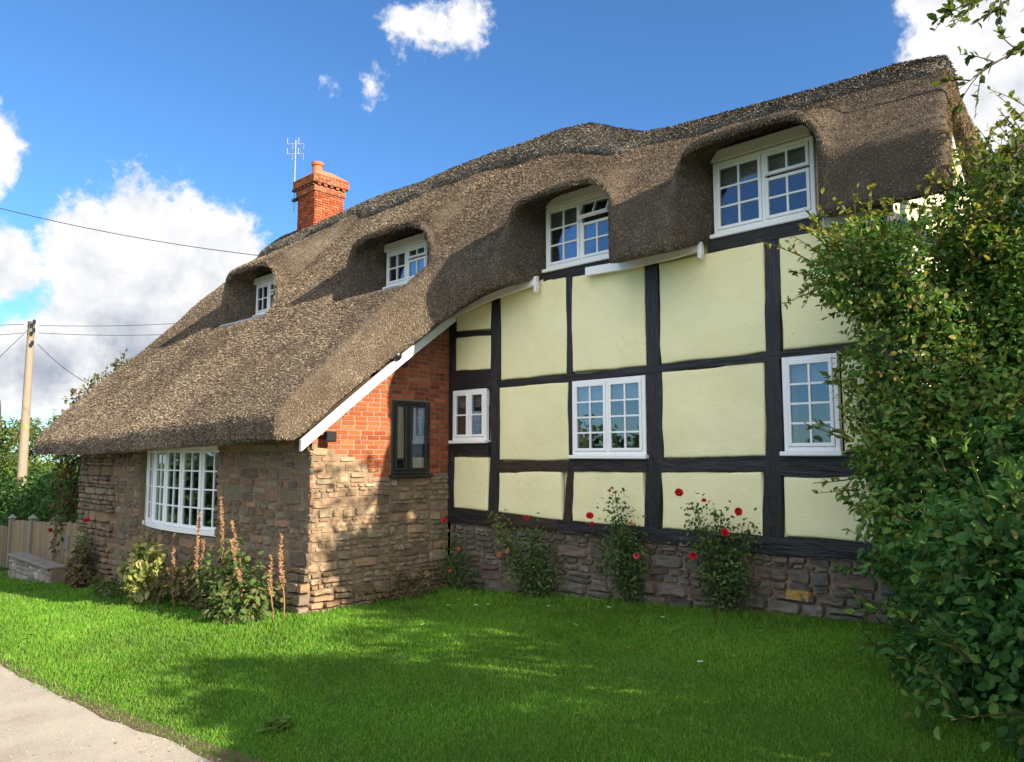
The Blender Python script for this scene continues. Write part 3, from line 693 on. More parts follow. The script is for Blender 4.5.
# ---- windows --------------------------------------------------------------
def window(name, place, w, h, lights, frame_m='white', blind=None, depth=.06, sill=True, curtain=None, fw=.045):
    """place = Matrix putting local (x right, y into the wall, z up) in the world.
    lights: (x0,x1,z0,z1,cols,rows,tilt) as fractions"""
    def fix(mb): mb.v = [np.asarray([(place @ Vector(p))[:] for p in a]) for a in mb.v]
    mb = MB(); fm = M[frame_m]
    box(mb, 0, fw, 0, depth, 0, h, bev=.005); box(mb, w-fw, w, 0, depth, 0, h, bev=.005)
    box(mb, fw, w-fw, .001, depth-.001, 0, fw, bev=.005); box(mb, fw, w-fw, .001, depth-.001, h-fw, h, bev=.005)
    xsplit = sorted({round(l[0], 3) for l in lights if l[0] > .02})
    for x in xsplit: box(mb, x*w-.02, x*w+.02, .002, depth-.002, fw, h-fw, bev=.004)
    fix(mb); win = mb.build(name, fm, COT)
    if sill:
        mb = MB(); box(mb, -.03, w+.03, -.055, depth-.01, -.045, -.001, bev=.008); fix(mb); mb.build('sill', fm, win)
    pn = MB()
    for (a, b, c, d, nc, nr, tilt) in lights:
        x0 = a*w + (fw if a < .02 else .02) + .002; x1 = b*w - (fw if b > .98 else .02) - .002
        z0 = c*h + (fw if c < .02 else .012) + .002; z1 = d*h - (fw if d > .98 else .012) - .002
        cm = MB(); gm = MB(); cw = .034; yo = -.012
        box(cm, x0, x0+cw, yo, yo+.045, z0, z1, bev=.004); box(cm, x1-cw, x1, yo, yo+.045, z0, z1, bev=.004)
        box(cm, x0+cw, x1-cw, yo+.001, yo+.044, z0, z0+cw, bev=.004); box(cm, x0+cw, x1-cw, yo+.001, yo+.044, z1-cw, z1, bev=.004)
        for i in range(1, nc):
            x = x0+cw + (x1-x0-2*cw)*i/nc; box(cm, x-.010, x+.010, yo+.006, yo+.034, z0+cw, z1-cw)
        for j in range(1, nr):
            z = z0+cw + (z1-z0-2*cw)*j/nr; box(cm, x0+cw, x1-cw, yo+.008, yo+.032, z-.010, z+.010)
        box(gm, x0+cw, x1-cw, yo+.018, yo+.024, z0+cw, z1-cw)
        if tilt:
            for q in (cm, gm):
                Rm = Matrix.Translation((0, yo, z1)) @ Matrix.Rotation(tilt, 4, 'X') @ Matrix.Translation((0, -yo, -z1))
                q.v = [np.asarray([(Rm @ Vector(p))[:] for p in k]) for k in q.v]
        fix(cm); cm.build('casement', fm, win)
        pn.v += gm.v; pn.c += gm.c; pn.f += [f + pn.n for f in gm.f]; pn.n += gm.n
    fix(pn); pn.build('pane', M['glass'], win)
    if blind:
        for (a, b, drop) in blind:
            mb = MB(); x = np.linspace(a*w+.01, b*w-.01, 30)
            zs = np.linspace(h-.03, h-drop, 8); X, Z = np.meshgrid(x, zs, indexing='ij')
            Y = .085 + .006*np.sin(Z*90) + .004*np.sin(X*25)
            Z = Z + (Z < h-drop+.01)*.012*np.sin(X*40)
            i = np.arange(29)[:, None]*8 + np.arange(7)[None]
            mb.add(np.stack([X, Y, Z], -1).reshape(-1, 3), np.stack([i, i+8, i+9, i+1], -1).reshape(-1, 4)); fix(mb); mb.build('blind', M['blind'], win, True)
    if curtain:
        for (a, b) in curtain:
            mb = MB(); x = np.linspace(a*w, b*w, 60); zs = np.linspace(.02, h-.02, 3); X, Z = np.meshgrid(x, zs, indexing='ij')
            Y = .12 + .02*np.sin(X*70)
            i = np.arange(59)[:, None]*3 + np.arange(2)[None]
            mb.add(np.stack([X, Y, Z], -1).reshape(-1, 3), np.stack([i, i+3, i+4, i+1], -1).reshape(-1, 4)); fix(mb); mb.build('curtain', M['curtain'], win, True)
    mb = MB()                                                     # the dim room behind
    x0, x1, z0, z1, y0, y1 = -.12, w+.12, -.2, h+.02, .145 if name == 'dormer_window' else .30, 1.1
    Vs = [(x0, y0, z0), (x1, y0, z0), (x1, y1, z0), (x0, y1, z0), (x0, y0, z1), (x1, y0, z1), (x1, y1, z1), (x0, y1, z1)]
    mb.add(Vs, [f[::-1] for i, f in enumerate(BOXF) if i != 2]); fix(mb)
    mb.build('room_interior', M['dark_room'], win)
    return win
T = Matrix.Translation
two44 = [(0, .5, 0, 1, 2, 4, 0), (.5, 1, 0, 1, 2, 4, 0)]
window('window', T((.09, -.055, 2.105)), .69, .71, [(0, .5, 0, 1, 1, 2, 0), (.5, 1, 0, 1, 1, 2, 0)], blind=[(0, 1, .24)])
window('window', T((2.30, -.055, 1.90)), 1.07, .905, two44, blind=[(0, 1, .25)])
window('window', T((4.985, -.055, 1.935)), .54, .925, [(0, 1, 0, 1, 2, 4, 0)], blind=[(0, 1, .26)])
dorm_l = lambda r, t: [(0, .52, 0, 1, 2, r, 0), (.52, 1, .62, 1, 2, 1, t), (.52, 1, 0, .62, 2, 2 if r == 3 else 1, 0)]
window('dormer_window', T((1.85, -.02, 4.29)), 1.12, .81, dorm_l(3, R(-24)), blind=[(0, .52, .26)])
window('dormer_window', T((4.27, -.02, 4.255)), 1.10, .79, dorm_l(3, 0), blind=[(0, 1, .25)])
window('dormer_window', T((-1.62, 0, 4.60)), 1.05, .57, dorm_l(2, 0), blind=[(0, 1, .24)])
window('dormer_window', T((-5.98, 0, 4.70)), 1.02, .62, dorm_l(2, 0))
# header boards, dormer surrounds, lead aprons
for i, (ul, ur, zs, zh, zc, fl) in enumerate(DORM):
    mb = MB(); z_ = [5.32, 5.17, 5.10, 5.05][i]
    box(mb, ul+.0, ur-.03, -.05, .03, z_+.004, z_+.13, bev=.008)
    mb.build('header_board', M['offwhite'], COT)
    mb = MB(); b0 = 4.1 if i > 1 else zs-.35
    wtop = z_ + .14
    wz0 = [4.70, 4.60, 4.29, 4.255][i]; wx = [(-5.98, -4.96), (-1.62, -.57), (1.85, 2.97), (4.27, 5.37)][i]
    box(mb, ul-.05, wx[0], .035, .12, b0, z_+.04); box(mb, wx[1], ur+.05, .035, .12, b0, z_+.04)
    box(mb, wx[0], wx[1], .035, .14, b0, wz0); box(mb, wx[0], wx[1], .035, .12, z_, wtop)
    mb.build('dormer_wall', M['mortar'] if i < 2 else M['plaster'], COT)
    if i < 2:
        mb = MB(); n = 12; xx = np.linspace(ul-.42, ur+.42, n); rows = [(.03, zs-.0), (-.06, zs-.02), (-.30, zs-.12), (-.56, zs-.225), (-.60, zs-.30)]
        V = [(x, y - .03*math.sin(k*1.7), z + .008*math.sin(k*2.1)) for k, x in enumerate(xx) for (y, z) in rows]; k = len(rows)
        F = [(a*k+b, a*k+b+1, (a+1)*k+b+1, (a+1)*k+b) for a in range(n-1) for b in range(k-1)]
        mb.add(V, F); mb.build('lead_apron', M['lead'], COT, True)
        bm_ = MB(); masonry(bm_, p_front(-.035), ul-.14, wx[0]-.005, lambda s: zs-.25, lambda s: zs+.70, 'brick', 120+i, None, BRK)
        bm_.build('brick_cheek', M['brick'], COT)
# dark window in the return wall: looking along -x, local x runs towards the facade (+y)
PR = Matrix(((0, -1, 0, 0.0), (1, 0, 0, -1.05), (0, 0, 1, 1.64), (0, 0, 0, 1)))
window('dark_window', T((-.005, 0, 0)) @ PR, .66, 1.0, [(0, .42, 0, 1, 1, 1, 0), (.42, 1, 0, 1, 1, 1, 0)], frame_m='black', sill=True, curtain=[(.45, .95)], fw=.05)
# bow window
def bow():
    root = MB(); ch = 1.46; cx = -4.0; sag = .17; nf = 5
    rad = (ch*ch + sag*sag)/(2*sag); half = math.asin(ch/rad); z0, z1 = .79, 2.05
    an = np.linspace(-half, half, nf+1)
    pts = [(cx + rad*math.sin(a), -2.13 - (rad*math.cos(a) - rad*math.cos(half))) for a in an]
    sill = MB(); top = [(x, y) for x, y in pts]
    ring = [(pts[0][0]-.03, -2.0)] + [(cx + (x-cx)*1.03, y-.06) for x, y in pts] + [(pts[-1][0]+.03, -2.0)]
    k = len(ring); sill.add([(x, y, z0-.07) for x, y in ring] + [(x, y, z0-.003) for x, y in ring], [tuple(range(k))[::-1], tuple(range(k, 2*k))] + [(i, (i+1) % k, k+(i+1) % k, k+i) for i in range(k)])
    for x, y in pts: box(root, x-.028, x+.028, y-.03, y+.03, z0, z1, bev=.006)
    k = len(ring); ring2 = [(pts[0][0], -2.0)] + pts + [(pts[-1][0], -2.0)]
    root.add([(x, y-.01, z1-.07) for x, y in ring2] + [(x, y-.01, z1+.10) for x, y in ring2], [tuple(range(k))[::-1], tuple(range(k, 2*k))] + [(i, (i+1) % k, k+(i+1) % k, k+i) for i in range(k)])
    w = root.build('bow_window', M['white'], COT); sill.build('sill', M['white'], w)
    pn = MB()
    for (xa, ya), (xb, yb) in zip(pts[:-1], pts[1:]):
        L = math.hypot(xb-xa, yb-ya); d = Vector(((xb-xa)/L, (yb-ya)/L, 0)); n = Vector((-d.y, d.x, 0))
        Mx = Matrix(((d.x, n.x, 0, xa), (d.y, n.y, 0, ya), (0, 0, 1, z0), (0, 0, 0, 1)))
        cm, gm = MB(), MB(); h = z1 - z0 - .075; cw = .04
        box(cm, .03, .03+cw, -.012, .03, 0, h, bev=.004); box(cm, L-.03-cw, L-.03, -.012, .03, 0, h, bev=.004)
        box(cm, .03+cw, L-.03-cw, -.011, .029, 0, cw+.01, bev=.004); box(cm, .03+cw, L-.03-cw, -.011, .029, h-cw, h, bev=.004)
        box(cm, L/2-.011, L/2+.011, -.006, .022, cw, h-cw)
        for j in (1, 2, 3): z = cw + (h-2*cw)*j/4; box(cm, .03+cw, L-.03-cw, -.004, .020, z-.011, z+.011)
        box(gm, .03+cw, L-.03-cw, .006, .011, cw, h-cw)
        for q in (cm, gm): q.v = [np.asarray([(Mx @ Vector(p))[:] for p in a]) for a in q.v]
        cm.build('casement', M['white'], w)
        pn.v += gm.v; pn.c += gm.c; pn.f += [f + pn.n for f in gm.f]; pn.n += gm.n
    pn.build('pane', M['glass'], w)
    mb = MB(); box(mb, -4.9, -3.0, -1.98, -1.96, 1.72, 2.0); mb.build('blind', M['blind'], w)
    mb = MB(); x0, x1, z0, z1, y0, y1 = -5.55, -2.5, .3, 2.2, -1.84, 1.2
    Vs = [(x0, y0, z0), (x1, y0, z0), (x1, y1, z0), (x0, y1, z0), (x0, y0, z1), (x1, y0, z1), (x1, y1, z1), (x0, y1, z1)]
    mb.add(Vs, [f[::-1] for i, f in enumerate(BOXF) if i != 2]); mb.build('room_interior', M['dark_room'], w)
bow()
# ---- bargeboards and soffits -------------------------------------------------
def board(name, pts, h, t, mat, axis):
    """board following a polyline of top-edge points; thickness t along axis"""
    P = np.asarray(pts, float); n = len(P); ax = np.array(axis, float)*t; dn = np.array([0, 0, -h])
    V = np.concatenate([P, P+ax, P+dn+ax, P+dn]); F = []
    for i in range(n-1):
        for a in range(4): b = (a+1) % 4; F.append((a*n+i, a*n+i+1, b*n+i+1, b*n+i))
    F += [(0, n, 2*n, 3*n), (n-1, 4*n-1, 3*n-1, 2*n-1)]
    mb = MB(); mb.add(V, F); return mb.build(name, M[mat], COT)
vv = [2.50, 2.3, 2.0, 1.6, 1.2, .8, .4, .05]
board('bargeboard', [(.10, -v, 2.08 + (2.5-v)*.768 + .03*math.sin((2.5-v)/2.45*3.14)) for v in vv], .135, .05, 'white', (1, 0, 0))
board('bargeboard', [(x, -.10, z) for x, z in ((.12, 3.96), (.4, 4.02), (.7, 4.08), (1.0, 4.12), (1.4, 4.165), (1.80, 4.20))], .11, .05, 'white', (0, -1, 0))
def bracket(x, y, z):
    z -= .045; mb = MB(); pr = [(0, .0), (.05, -.02), (.085, .04), (.07, .155), (.0, .16)]
    a = [(x + p*.6, y-.057, z + q) for p, q in pr] + [(x + p*.6, y-.004, z + q) for p, q in pr]; k = 5
    mb.add(a, [tuple(range(k)), tuple(range(k, 2*k))[::-1]] + [(i, k+i, k+(i+1) % k, (i+1) % k) for i in range(k)]); mb.build('eaves_bracket', M['white'], COT)
bracket(1.76, -.10, 4.05)
board('bargeboard', [(x, -.10, z) for x, z in ((2.60, 4.17), (3.2, 4.15), (3.8, 4.16), (4.18, 4.19))], .10, .05, 'white', (0, -1, 0)); bracket(4.14, -.10, 4.06)
board('bargeboard', [(x, -.10, z) for x, z in ((5.48, 4.16), (6.1, 4.16))], .10, .05, 'offwhite', (0, -1, 0))
# right gable: cream wall, timbers and white bargeboards under the thatch
gm = MB(); pr = [(.30, .3), (4.9, .3), (4.9, 3.9), (2.5, 5.9), (.30, 4.22)]
a = [(5.92, y, z) for y, z in pr] + [(5.62, y, z) for y, z in pr]
gm.add(a, [(0, 1, 2, 3, 4), (9, 8, 7, 6, 5)] + [(i, 5+i, 5+(i+1) % 5, (i+1) % 5) for i in range(5)]); gm.build('gable_wall', M['plaster'], COT)
def gbeam(y0, z0, y1, z1, w, seed):
    o = beam('timber_brace', y0, z0, y1, z1, w, w, seed)
    me = o.data
    for p in me.vertices: x, y, z = p.co; p.co = (5.93 - y, x, z)
    me.flip_normals()
gbeam(.12, .6, .12, 4.2, .18, 140); gbeam(.2, 4.15, 4.8, 4.15, .18, 141); gbeam(.25, 4.0, 1.5, 2.9, .16, 142); gbeam(.2, 2.8, 4.8, 2.8, .16, 143); gbeam(2.5, 2.8, 2.5, 6.1, .16, 144)
board('bargeboard', [(5.94, y, z) for y, z in ((-.35, 4.02), (.6, 4.64), (1.4, 5.12), (2.5, 5.83))], .12, .035, 'white', (1, 0, 0))
board('bargeboard', [(5.94, y, z) for y, z in ((2.5, 5.83), (3.6, 4.7), (4.9, 3.4))], .12, .035, 'white', (1, 0, 0))
# wall lamp and gutter bracket on the brick return wall
mb = MB(); tube(mb, [(.02, -1.12, 3.16), (.16, -1.12, 3.16)], .018, 8); tube(mb, [(.02, -1.14, 3.14), (.03, -.84, 3.13)], .022, 8); lamp = mb.build('wall_lamp', M['black'], COT)
mb = MB(); th = np.linspace(0, math.pi, 9); tube(mb, [(.16, -1.12, 3.22 - .075*math.cos(t)) for t in th], [max(.004, .075*math.sin(t)) for t in th], 12); mb.build('lamp_globe', M['black'], lamp, True)
mb = MB(); box(mb, .075, .17, -2.16, -2.02, 2.06, 2.19, bev=.015); box(mb, .02, .08, -2.13, -2.05, 2.10, 2.16); mb.build('gutter_box', M['black'], COT)
# ---- chimney
def chimney():
    c = MB(); u0, u1, y0, y1 = -8.15, -7.36, 2.12, 2.92
    box(c, u0+.012, u1-.012, y0+.012, y1-.012, 6.9, 8.190); box(c, u0-.03, u1+.03, y0-.03, y1+.03, 8.190, 8.330); box(c, u0-.09, u1+.09, y0-.09, y1+.09, 8.390, 8.570)
    ch = c.build('chimney', M['mortar'], COT)
    b = MB()
    def ringwall(a0, a1, b0, b1, z0, z1, seed):
        masonry(b, lambda s, t, d: (s, b0 - d, t), a0, a1, lambda s: z0, lambda s: z1, 'brick', seed, None, BRK)
        masonry(b, lambda s, t, d: (a1 + d, s, t), b0, b1, lambda s: z0, lambda s: z1, 'brick', seed+1, None, BRK)
        masonry(b, lambda s, t, d: (a0 - d, b0+b1-s, t), b0, b1, lambda s: z0, lambda s: z1, 'brick', seed+2, None, BRK)
        masonry(b, lambda s, t, d: (a0+a1-s, b1 + d, t), a0, a1, lambda s: z0, lambda s: z1, 'brick', seed+3, None, BRK)
    ringwall(u0, u1, y0, y1, 7.2, 8.190, 201); ringwall(u0-.03, u1+.03, y0-.03, y1+.03, 8.190, 8.335, 211); ringwall(u0-.09, u1+.09, y0-.09, y1+.09, 8.390, 8.580, 221)
    for k in range(5):                                       # dentil course
        x = u0 + .03 + k*.17; box(b, x, x+.085, y0-.07, y0, 8.335, 8.390, BRK[k % 6]); y = y0 + .03 + k*.17; box(b, u1, u1+.07, y, y+.085, 8.335, 8.390, BRK[(k+2) % 6])
    b.build('brickwork', M['brick'], ch)
    f = MB(); q = [(-.10, 8.580), (.20, 8.810)]
    V = []
    for o, z in q: V += [(u0+o, y0+o, z), (u1-o, y0+o, z), (u1-o, y1-o, z), (u0+o, y1-o, z)]
    f.add(V, BOXF, (.40, .15, .08)); f.build('sloping_cap', M['brick'], ch)
    p = MB(); prof = [(.135, 8.750), (.125, 8.890), (.12, 8.970), (.15, 8.990), (.15, 9.060), (.12, 9.065), (.10, 9.010)]
    tube(p, [(-7.78, 2.42, z) for r, z in prof], [r for r, z in prof], 16); p.build('chimney_pot', M['terracotta'], ch, False)
chimney()

# ------------------------------------------------------------------ aerial, pole, wires
def aerial():
    a = empty('tv_aerial', (-8.22, 2.06, 7.82), 'thin metal television aerial strapped to the brick chimney', 'aerial')
    def part(name, fn, mat='metal'):
        mb = MB(); fn(mb); return mb.build(name, M[mat], a)
    part('mast', lambda m: tube(m, [(0, 0, 0), (0, 0, 1.85)], .013, 8))
    for z in (.28, .52): part('bracket', lambda m: box(m, -.05, .12, -.04, .04, z, z+.06), 'black')
    d = Vector((.75, .66, 0)); s = Vector((.66, -.75, 0))
    def loops(m):
        for k in (0, 1):
            z = 1.42 + k*.26
            for off in (-.14, .14):
                c = d*off; w = .19
                q = [c - s*w + Vector((0, 0, z)), c + s*w + Vector((0, 0, z)), c + s*w + Vector((0, 0, z+.15)), c - s*w + Vector((0, 0, z+.15)), c - s*w + Vector((0, 0, z))]
                for i in range(4): tube(m, [q[i], q[i+1]], .0045, 5)
        tube(m, [d*-.2 + Vector((0, 0, 1.5)), d*.2 + Vector((0, 0, 1.5))], .01, 5); tube(m, [d*-.2 + Vector((0, 0, 1.75)), d*.2 + Vector((0, 0, 1.75))], .01, 5)
    part('element', loops)
aerial()
px_, py_ = site(-19.2, 30.)
gp = float(gz(px_, -py_))
pole = empty('utility_pole', (px_, py_, gp), 'tall weathered wooden utility pole behind the garden hedge at left', 'utility pole')
mb = MB(); tube(mb, [(0, 0, z) for z in np.linspace(-.3, 7.2 - gp, 12)], np.linspace(.20, .125, 12), 14); mb.build('post', M['pole_wood'], pole, True)
for dz, L in ((-.12, .4), (-.45, .4), (-.95, .3)):
    mb = MB(); z = 7.2 - gp + dz; box(mb, -.05, L, -.05, .05, z-.03, z+.03); tube(mb, [(L, 0, z), (L, 0, z+.12), (L, 0, z+.16)], [.05, .06, .02], 8)
    box(mb, -L, .05, -.04, .04, z-.06, z-.02); tube(mb, [(-L, 0, z-.04), (-L, 0, z+.08)], [.05, .03], 8)
    mb.build('insulator', M['black'], pole)
mb = MB(); box(mb, .08, .17, -.06, .06, 2.9 - gp, 3.1 - gp); mb.build('marker_plate', surf('orange_tag', (.6, .25, .05), rough=.5, bump=0), pole)
def wire(label, p, q, sag, r=.012):
    p, q = np.array(p), np.array(q); t = np.linspace(0, 1, 24)[:, None]
    P = p + (q-p)*t; P[:, 2] -= (sag*4*t*(1-t))[:, 0]
    mb = MB(); tube(mb, P, r, 5); o = mb.build('overhead_wire', M['cable'], None, True); tag(o, label, 'wire', 'overhead wires')
W3 = lambda X, D, z: (*site(X, D), z)
wire('upper of two nearly level wires running right from the pole', W3(-18.9, 30, 7.05), W3(-13., 34, 8.0), .12)
wire('lower of two nearly level wires running right from the pole', W3(-18.9, 30, 6.75), W3(-13., 34, 7.5), .15)
wire('drooping wire falling from the pole towards the thatched eaves', W3(-18.9, 30, 6.3), W3(-13.5, 27.5, 3.9), .45)
wire('wire running left and slightly up from the pole to the photo edge', W3(-19.5, 30, 7.1), W3(-26, 28, 6.8), .1)
wire('second wire running left from the pole just under the first', W3(-19.5, 30, 6.75), W3(-26, 28, 6.1), .1)
wire('steep stay wire slanting from the pole top down to the left', W3(-19.3, 30, 6.9), W3(-23.2, 29.0, 2.2), .05)
wire('long single wire crossing the white cloud high above the pole', W3(-17.5, 24, 10.1), W3(-6.6, 23.0, 7.9), .22)

# ------------------------------------------------------------------ vegetation
def inside_house(P):
    u, v, z = P[:, 0], -P[:, 1], P[:, 2]
    return ((u < 6.32) & (v < .16) & (u > -8.6)) | ((u < 6.5) & (v < .75) & (z > 3.85)) | ((u < .1) & (v < 2.4) & (u > -8.6))
def leaf_cloud(mb, lumps, n, size, cols, probs, seed, shell=.55, droop=.35, warp=.25, tipcol=None, gaps=.0):
    r = np.random.default_rng(seed)
    vol = np.array([l[3]*l[4]*l[5] for l in lumps])**.8; pk = r.choice(len(lumps), n, p=vol/vol.sum())
    L = np.array(lumps)[pk]; d = r.normal(size=(n, 3)); d /= np.linalg.norm(d, axis=1, keepdims=True)
    rad = (r.random(n)*(1-shell**3) + shell**3)**(1/3)
    C, S3 = L[:, :3], L[:, 3:6]
    b = 1 + warp*snoise(C + d*S3, 2.6, seed, 3) + warp*.55*snoise(C + d*S3, 7., seed+1, 2)
    P = C + d*S3*(rad*b)[:, None]
    ok = ~inside_house(P) & (P[:, 2] > gz(P[:, 0], -P[:, 1]) + .03)
    if gaps > 0: ok &= snoise(P, 4.2, seed+7, 2) > -gaps
    P, d, rad = P[ok], d[ok], rad[ok]; n = len(P)
    nn = d/S3[ok]; nn /= np.linalg.norm(nn, axis=1, keepdims=True)
    up = nn*.7 + np.array([0, 0, .65]) + r.normal(0, .45, (n, 3))
    dirn = nn*.55 + r.normal(0, .75, (n, 3)) - np.array([0, 0, droop])
    s = size*r.uniform(.6, 1.25, n)
    c = np.array(cols)[r.choice(len(cols), n, p=probs)]*(1 + .22*snoise(P, 3., seed+3, 2))[:, None]
    if tipcol is not None:
        k = np.clip((rad-.85)/.15, 0, 1)*(r.random(n) < .5)*np.clip(.5 + snoise(P, 1.8, seed+9, 2), 0, 1)
        c = c*(1-k[:, None]) + np.array(tipcol)*k[:, None]
    scatter(mb, LEAF_V, LEAF_F, P, frames(dirn, up), s, np.clip(c, .004, 1))
def sprays(mb, sb, starts, dirs, length, nleaf, size, cols, seed, bend=-.25):
    """leafy twigs"""
    r = np.random.default_rng(seed)
    for p, d in zip(starts, dirs):
        L = length*r.uniform(.6, 1.25); d = np.array(d)/np.linalg.norm(d); t = np.linspace(0, 1, 7)
        side_ = r.normal(0, .18, 3)
        P = np.array(p) + d*L*t[:, None] + (np.array([0, 0, bend]) + side_)*L*(t**2)[:, None]
        tube(sb, P, np.linspace(.006, .002, 7), 4, (.10, .075, .04), cap=False)
        m = int(nleaf*r.uniform(.7, 1.2)); tt = r.uniform(.15, 1, m)
        Q = np.stack([np.interp(tt, t, P[:, i]) for i in range(3)], -1)
        dv = d + r.normal(0, .75, (m, 3)); up = np.array([0, 0, .9]) + r.normal(0, .45, (m, 3))
        c = np.array(cols)[r.integers(0, len(cols), m)]*r.uniform(.75, 1.25, (m, 1))
        scatter(mb, LEAF_V, LEAF_F, Q, frames(dv, up), size*r.uniform(.6, 1.2, m), c)
def stems_to(root, base, targets, r0, r1, seed, col=(.11, .085, .06)):
    r = np.random.default_rng(seed)
    for q in targets:
        q = np.array(q); b = np.array(base) + np.append(r.normal(0, r0*.6, 2), 0)
        t = np.linspace(0, 1, 8)[:, None]; mid = (b+q)/2 + np.append(r.normal(0, .12, 2), .15)
        P = (1-t)**2*b + 2*t*(1-t)*mid + t*t*q
        sb = MB(); tube(sb, P, np.linspace(r0, r1, 8), 7, col); sb.build('stem', M['stem'], root, True)
def lump(X, D, z, a, b, c): x, y = site(X, D); return (x, y, z, a, b, c)
GREEN = [(.050, .145, .032), (.072, .175, .038), (.036, .112, .028), (.10, .20, .045), (.17, .18, .045)]
def plant(name, base, label, cat, group=None): return empty(name, (0, 0, 0), label, cat, group)
def shrub_obj(name, label, cat, lumps, n, size, cols, probs, seed, group=None, spray=None, base=None, **kw):
    root = empty(name, (0, 0, 0), label, cat, group)
    f = MB()
    leaf_cloud(f, lumps, n, size, cols, probs, seed, **kw)
    b = base or (lumps[0][0], lumps[0][1]); bz = float(gz(b[0], -b[1]))
    stems_to(root, (*b, bz - .05), [l[:3] for l in lumps], .035, .012, seed)
    if spray:
        for a in spray: sprays(f, f, *a)
    f.build('foliage', M['leaf'], root)
    return root
def spray_starts(lumps, n, seed, outw):
    r = np.random.default_rng(seed); st_, dr = [], []
    while len(st_) < n:
        l = lumps[r.integers(len(lumps))]; d = r.normal(size=3); d /= np.linalg.norm(d)
        if np.dot(d, outw) < .1: continue
        p = np.array(l[:3]) + d*np.array(l[3:])*.9
        if inside_house(p[None])[0]: continue
        st_.append(p); dr.append(d*.8 + np.array([0, 0, .25]) + r.normal(0, .3, 3))
    return st_, dr
leftw = np.array([-.72, -.70, 0.2])
# lower, darker shrub nearest the camera
LOW = [lump(3.45, 5.7, 1.25, .85, .85, 1.05), lump(3.05, 4.75, 1.05, .72, .72, .95), lump(3.0, 3.95, .85, .80, .75, .85), lump(3.9, 4.9, 1.55, .9, .9, .85), lump(3.3, 5.1, .55, .85, .8, .7), lump(4.0, 4.1, 1.3, 1.0, 1.0, 1.0)]
s1 = spray_starts(LOW, 150, 5, leftw)
shrub_obj('leafy_shrub', 'large dark green broad-leaved shrub filling the lower right beside the lawn', 'shrub', LOW, 66000, .070, GREEN, [.3, .24, .3, .12, .04], 51,
          spray=[(*s1, .30, 12, .07, [(.09, .19, .038), (.07, .16, .034), (.13, .21, .045)], 52, .05)], shell=.35, warp=.30, gaps=.42, tipcol=(.14, .25, .05))
UP = [lump(3.60, 6.1, 2.55, .85, .75, .8), lump(3.32, 5.9, 3.25, .62, .6, .50), lump(4.25, 5.9, 3.1, .8, .85, .9), lump(4.75, 6.1, 3.85, .75, .8, .70), lump(3.15, 6.0, 1.9, .5, .5, .7), lump(3.95, 5.6, 2.4, .8, .8, .8), lump(2.85, 6.05, 3.42, .42, .42, .36), lump(4.35, 5.8, 4.1, .5, .5, .5), lump(3.95, 5.95, 3.85, .50, .5, .50)]
s2 = spray_starts(UP, 220, 6, leftw + np.array([.3, 0, .5]))
shrub_obj('tall_shrub', 'tall yellow-green maple-like bush with sunlit top against the gable end', 'shrub', UP, 72000, .057, [(.080, .18, .034), (.11, .215, .040), (.055, .14, .028), (.18, .24, .055), (.22, .18, .06)], [.30, .26, .22, .17, .05], 61,
          spray=[(*s2, .34, 14, .058, [(.17, .20, .045), (.13, .18, .038), (.24, .22, .06)], 62, -.05)], shell=.3, warp=.32, gaps=.42, tipcol=(.24, .25, .06))
